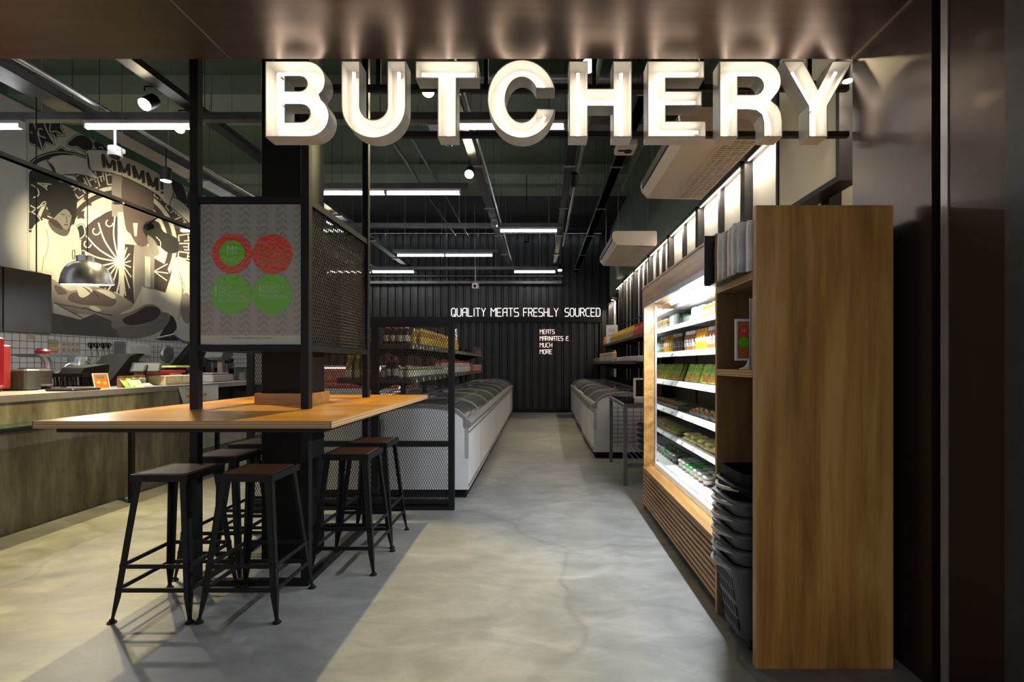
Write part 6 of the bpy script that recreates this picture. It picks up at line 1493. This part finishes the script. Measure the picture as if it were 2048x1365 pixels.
# left cook
poly('left_cook_shirt', [B(255, 545), B(250, 330), B(280, 180), B(330, 115), B(430, 90), B(520, 200), B(610, 220), B(640, 140), B(700, 180), B(720, 330), B(735, 430), B(690, 620), B(600, 720), B(500, 640), B(470, 560)], 5, mm['cloth white'], 3)
poly('left_cook_neck', [B(430, 90), B(445, 160), B(500, 215), B(570, 240), B(612, 220), B(600, 150), B(540, 60)], 6, mm['grey dark'], 3)
poly('left_cook_face', [A(385, 1210), A(400, 1300), A(440, 1365), B(500, 90), B(560, 165), B(600, 180), B(620, 150), B(640, 60), A(560, 1290), A(560, 1180), A(480, 1230)], 7, mm['skin grey'], 3)
m = MB(); poly(m, [A(355, 1220), A(350, 1120), A(390, 1050), A(480, 1030), A(560, 1090), A(590, 1200), A(575, 1330), A(560, 1365), A(545, 1290), A(500, 1240), A(440, 1280), A(400, 1310)], 8, None, 3); m.build('left_cook_hair', mm['ink black'], mur)
m = MB(); stroke(m, [B(540, 40), B(580, 45)], 1.6, 8, 0); stroke(m, [B(605, 55), B(625, 60)], 1.6, 8, 0); stroke(m, [B(590, 60), B(598, 105), B(585, 112)], 1.5, 8, 2); stroke(m, [B(570, 135), B(605, 138)], 2.0, 8, 0); poly(m, [B(430, 90), B(500, 92), B(560, 168), B(540, 180), B(470, 140)], 8, None, 2); m.build('left_cook_features', mm['ink brown'], mur)
m = MB(); stroke(m, [B(410, 180), B(430, 300), B(400, 430)], 1.5, 6, 3); stroke(m, [B(370, 560), B(390, 420)], 1.5, 6, 3); stroke(m, [B(610, 540), B(620, 640)], 1.4, 6, 3); m.build('shirt_folds', mm['grey warm'], mur)
m = MB(); stroke(m, [B(650, 370), B(668, 370), B(668, 440), B(650, 445), B(648, 372)], 2, 6, 2); m.build('shirt_badge', mm['grey dark'], mur)
# trestle table and meat
poly('printed_table', [B(250, 545), B(500, 650), B(620, 740), B(830, 700), B(1000, 740), B(1215, 860), B(1110, 930), B(1000, 1000), B(850, 950), B(500, 950), B(250, 900)], 4, mm['grey warm'], 2)
poly('printed_table_edge', [B(475, 850), B(760, 990), B(720, 1000), B(475, 940)], 5, mm['cloth white'], 0)
poly('printed_floor', [B(250, 900), B(475, 940), B(720, 1000), B(850, 945), B(1010, 1010), B(1100, 1170), B(1500, 1200), B(1500, 1220), B(250, 1150)], 5, mm['grey dark'], 0)
m = MB(); poly(m, [B(610, 820), B(640, 760), B(760, 740), B(880, 740), B(1000, 790), B(1050, 830), B(1000, 880), B(860, 870), B(720, 860)], 6, None, 3); poly(m, [B(480, 690), B(540, 700), B(600, 760), B(520, 770)], 6, None, 3); m.build('printed_meat', mm['brown mid'], mur)
m = MB(); poly(m, [B(690, 680), B(760, 690), B(830, 730), B(800, 770), B(740, 800), B(700, 770)], 7, None, 3); poly(m, [B(860, 730), B(960, 730), B(1040, 780), B(1020, 810), B(940, 770)], 7, None, 3); poly(m, [B(800, 880), B(860, 880), B(910, 915), B(850, 925)], 7, None, 3); m.build('printed_hands', mm['cloth white'], mur)
m = MB()
for k in range(4): stroke(m, [B(740+k*20, 700+k*14), B(810+k*10, 740+k*16)], 1.2, 8, 0)
stroke(m, [B(840, 740), B(890, 800)], 2.4, 8, 0); stroke(m, [B(480, 850), B(760, 900)], 1.6, 8, 0); stroke(m, [B(520, 870), B(740, 985)], 1.6, 8, 0); stroke(m, [B(750, 890), B(900, 940), B(1010, 960)], 1.8, 8, 3); m.build('meat_lines', mm['ink brown'], mur)
# right cook
poly('right_cook_head', [B(1290, 180), B(1310, 120), B(1370, 95), B(1440, 120), B(1480, 200), B(1600, 260), B(1610, 380), B(1520, 390), B(1440, 330), B(1380, 320), B(1330, 260)], 6, mm['ink black'], 3)
poly('right_cook_face', [B(1330, 230), B(1380, 260), B(1420, 320), B(1440, 400), B(1390, 420), B(1360, 350), B(1340, 300)], 7, mm['skin grey'], 3)
poly('right_cook_shirt', [B(1450, 900), B(1500, 740), B(1545, 600), B(1570, 470), B(1620, 425), B(1700, 470), B(1800, 520), B(1900, 600), B(1960, 1195), B(1650, 1190), B(1600, 1080), B(1570, 980)], 6, mm['cloth white'], 3)
poly('right_cook_shadow', [B(1450, 930), B(1570, 975), B(1600, 1080), B(1560, 1130), B(1620, 1190), B(1430, 1190), B(1480, 1080)], 7, mm['ink black'], 2)
poly('right_cook_arm', [B(1050, 1080), B(1120, 1060), B(1300, 1050), B(1420, 980), B(1460, 930), B(1540, 960), B(1500, 1060), B(1400, 1130), B(1250, 1170), B(1090, 1165)], 8, mm['grey mid'], 3)
m = MB(); poly(m, [B(1000, 1040), B(1030, 970), B(1100, 950), B(1200, 920), B(1320, 860), B(1400, 870), B(1460, 930), B(1420, 1000), B(1280, 1060), B(1120, 1060), B(1040, 1090)], 7, None, 3); m.build('printed_joint', mm['grey warm'], mur)
m = MB(); poly(m, [B(1110, 990), B(1220, 940), B(1320, 880), B(1420, 890), B(1450, 940), B(1380, 1010), B(1220, 1050), B(1130, 1040)], 8, None, 3); m.build('printed_joint_shadow', mm['ink brown'], mur)
poly('printed_board', [B(1280, 700), B(1505, 760), B(1480, 880), B(1350, 860), B(1280, 870)], 5, mm['cream light'], 0)
m = MB()
for k in range(6): stroke(m, [B(1620+k*15, 560+k*50), B(1670-k*12, 700+k*60)], 1.6, 7, 0)
poly(m, [B(1640, 800), B(1700, 760), B(1760, 900), B(1700, 1040), B(1640, 960)], 7, None, 3); m.build('shirt_folds', mm['grey warm'], mur)
m = MB(); stroke(m, [B(1410, 245), B(1450, 290), B(1450, 340)], 1.6, 7, 3); stroke(m, [B(1530, 1160), B(1590, 1110), B(1600, 1140), B(1620, 1180)], 2, 9, 0); m.build('pale_lines', mm['cream light'], mur)
# banner ribbon
ol = [C(660, 650), C(720, 600), C(860, 570), C(1060, 575), C(1220, 630), C(1200, 530), C(1240, 500), A(800, 780), A(930, 815), A(1080, 880), A(1210, 950), A(1330, 1040), A(1345, 1110), A(1310, 1215), A(1270, 1190), A(1220, 1130), A(1120, 1070), A(980, 1000), A(860, 960), A(740, 945), C(1290, 800), C(1410, 920), C(1330, 915), C(1240, 880), C(1080, 850), C(900, 860), C(820, 900), C(820, 950), C(740, 800)]
m = MB(); poly(m, ol, 9, None, 0); poly(m, [A(1310, 1215), A(1350, 1150), A(1430, 1200), A(1490, 1280), A(1500, 1365), A(1400, 1300)], 8, None, 2); poly(m, [C(820, 950), C(900, 860), C(1060, 880), C(1085, 980), C(1040, 1050), C(990, 1030), C(1050, 990), C(960, 975)], 8, None, 2); m.build('banner', mm['cream light'], mur)
m = MB(); stroke(m, ol, 1.7, 10, 0, True); stroke(m, [A(1350, 1150), A(1430, 1200), A(1490, 1280), A(1520, 1365)], 1.6, 10, 2); stroke(m, [A(1310, 1215), A(1400, 1290), A(1480, 1365)], 1.6, 10, 2); stroke(m, [C(900, 860), C(1050, 880), C(1085, 980), C(1040, 1050), C(940, 1010)], 1.6, 10, 3)
poly(m, [C(1225, 540), C(1260, 620), C(1270, 740), C(1300, 800), C(1250, 760), C(1235, 650)], 10, None, 2); poly(m, [C(690, 680), C(760, 760), C(800, 880), C(830, 930), C(760, 850)], 10, None, 2); m.build('banner_outline', mm['ink brown'], mur)
# MMMM! lettering: thick stroked letters following the ribbon
m = MB()
for (bl, br, tr_, tl) in (((795, 915), (893, 947), (885, 850), (780, 808)), ((918, 953), (1005, 985), (998, 892), (905, 856)), ((1035, 997), (1118, 1043), (1108, 944), (1022, 899)), ((1150, 1058), (1222, 1103), (1218, 1000), (1130, 951))):
    f4 = lambda u, v: A(*(bl[i]*(1-u)*(1-v)+br[i]*u*(1-v)+tl[i]*(1-u)*v+tr_[i]*u*v for i in (0, 1)))
    stroke(m, [f4(.08, 0), f4(.08, 1)], 6.6, 11, 0); stroke(m, [f4(.92, 0), f4(.92, 1)], 6.6, 11, 0); stroke(m, [f4(.10, .97), f4(.5, .10)], 5.8, 11, 0); stroke(m, [f4(.90, .97), f4(.5, .10)], 5.8, 11, 0)
stroke(m, [A(1252, 1022), A(1254, 1090)], 5.6, 11, 0); stroke(m, [A(1255, 1105), A(1256, 1122)], 5.6, 11, 0)
m.build('lettering', mm['ink brown'], mur)
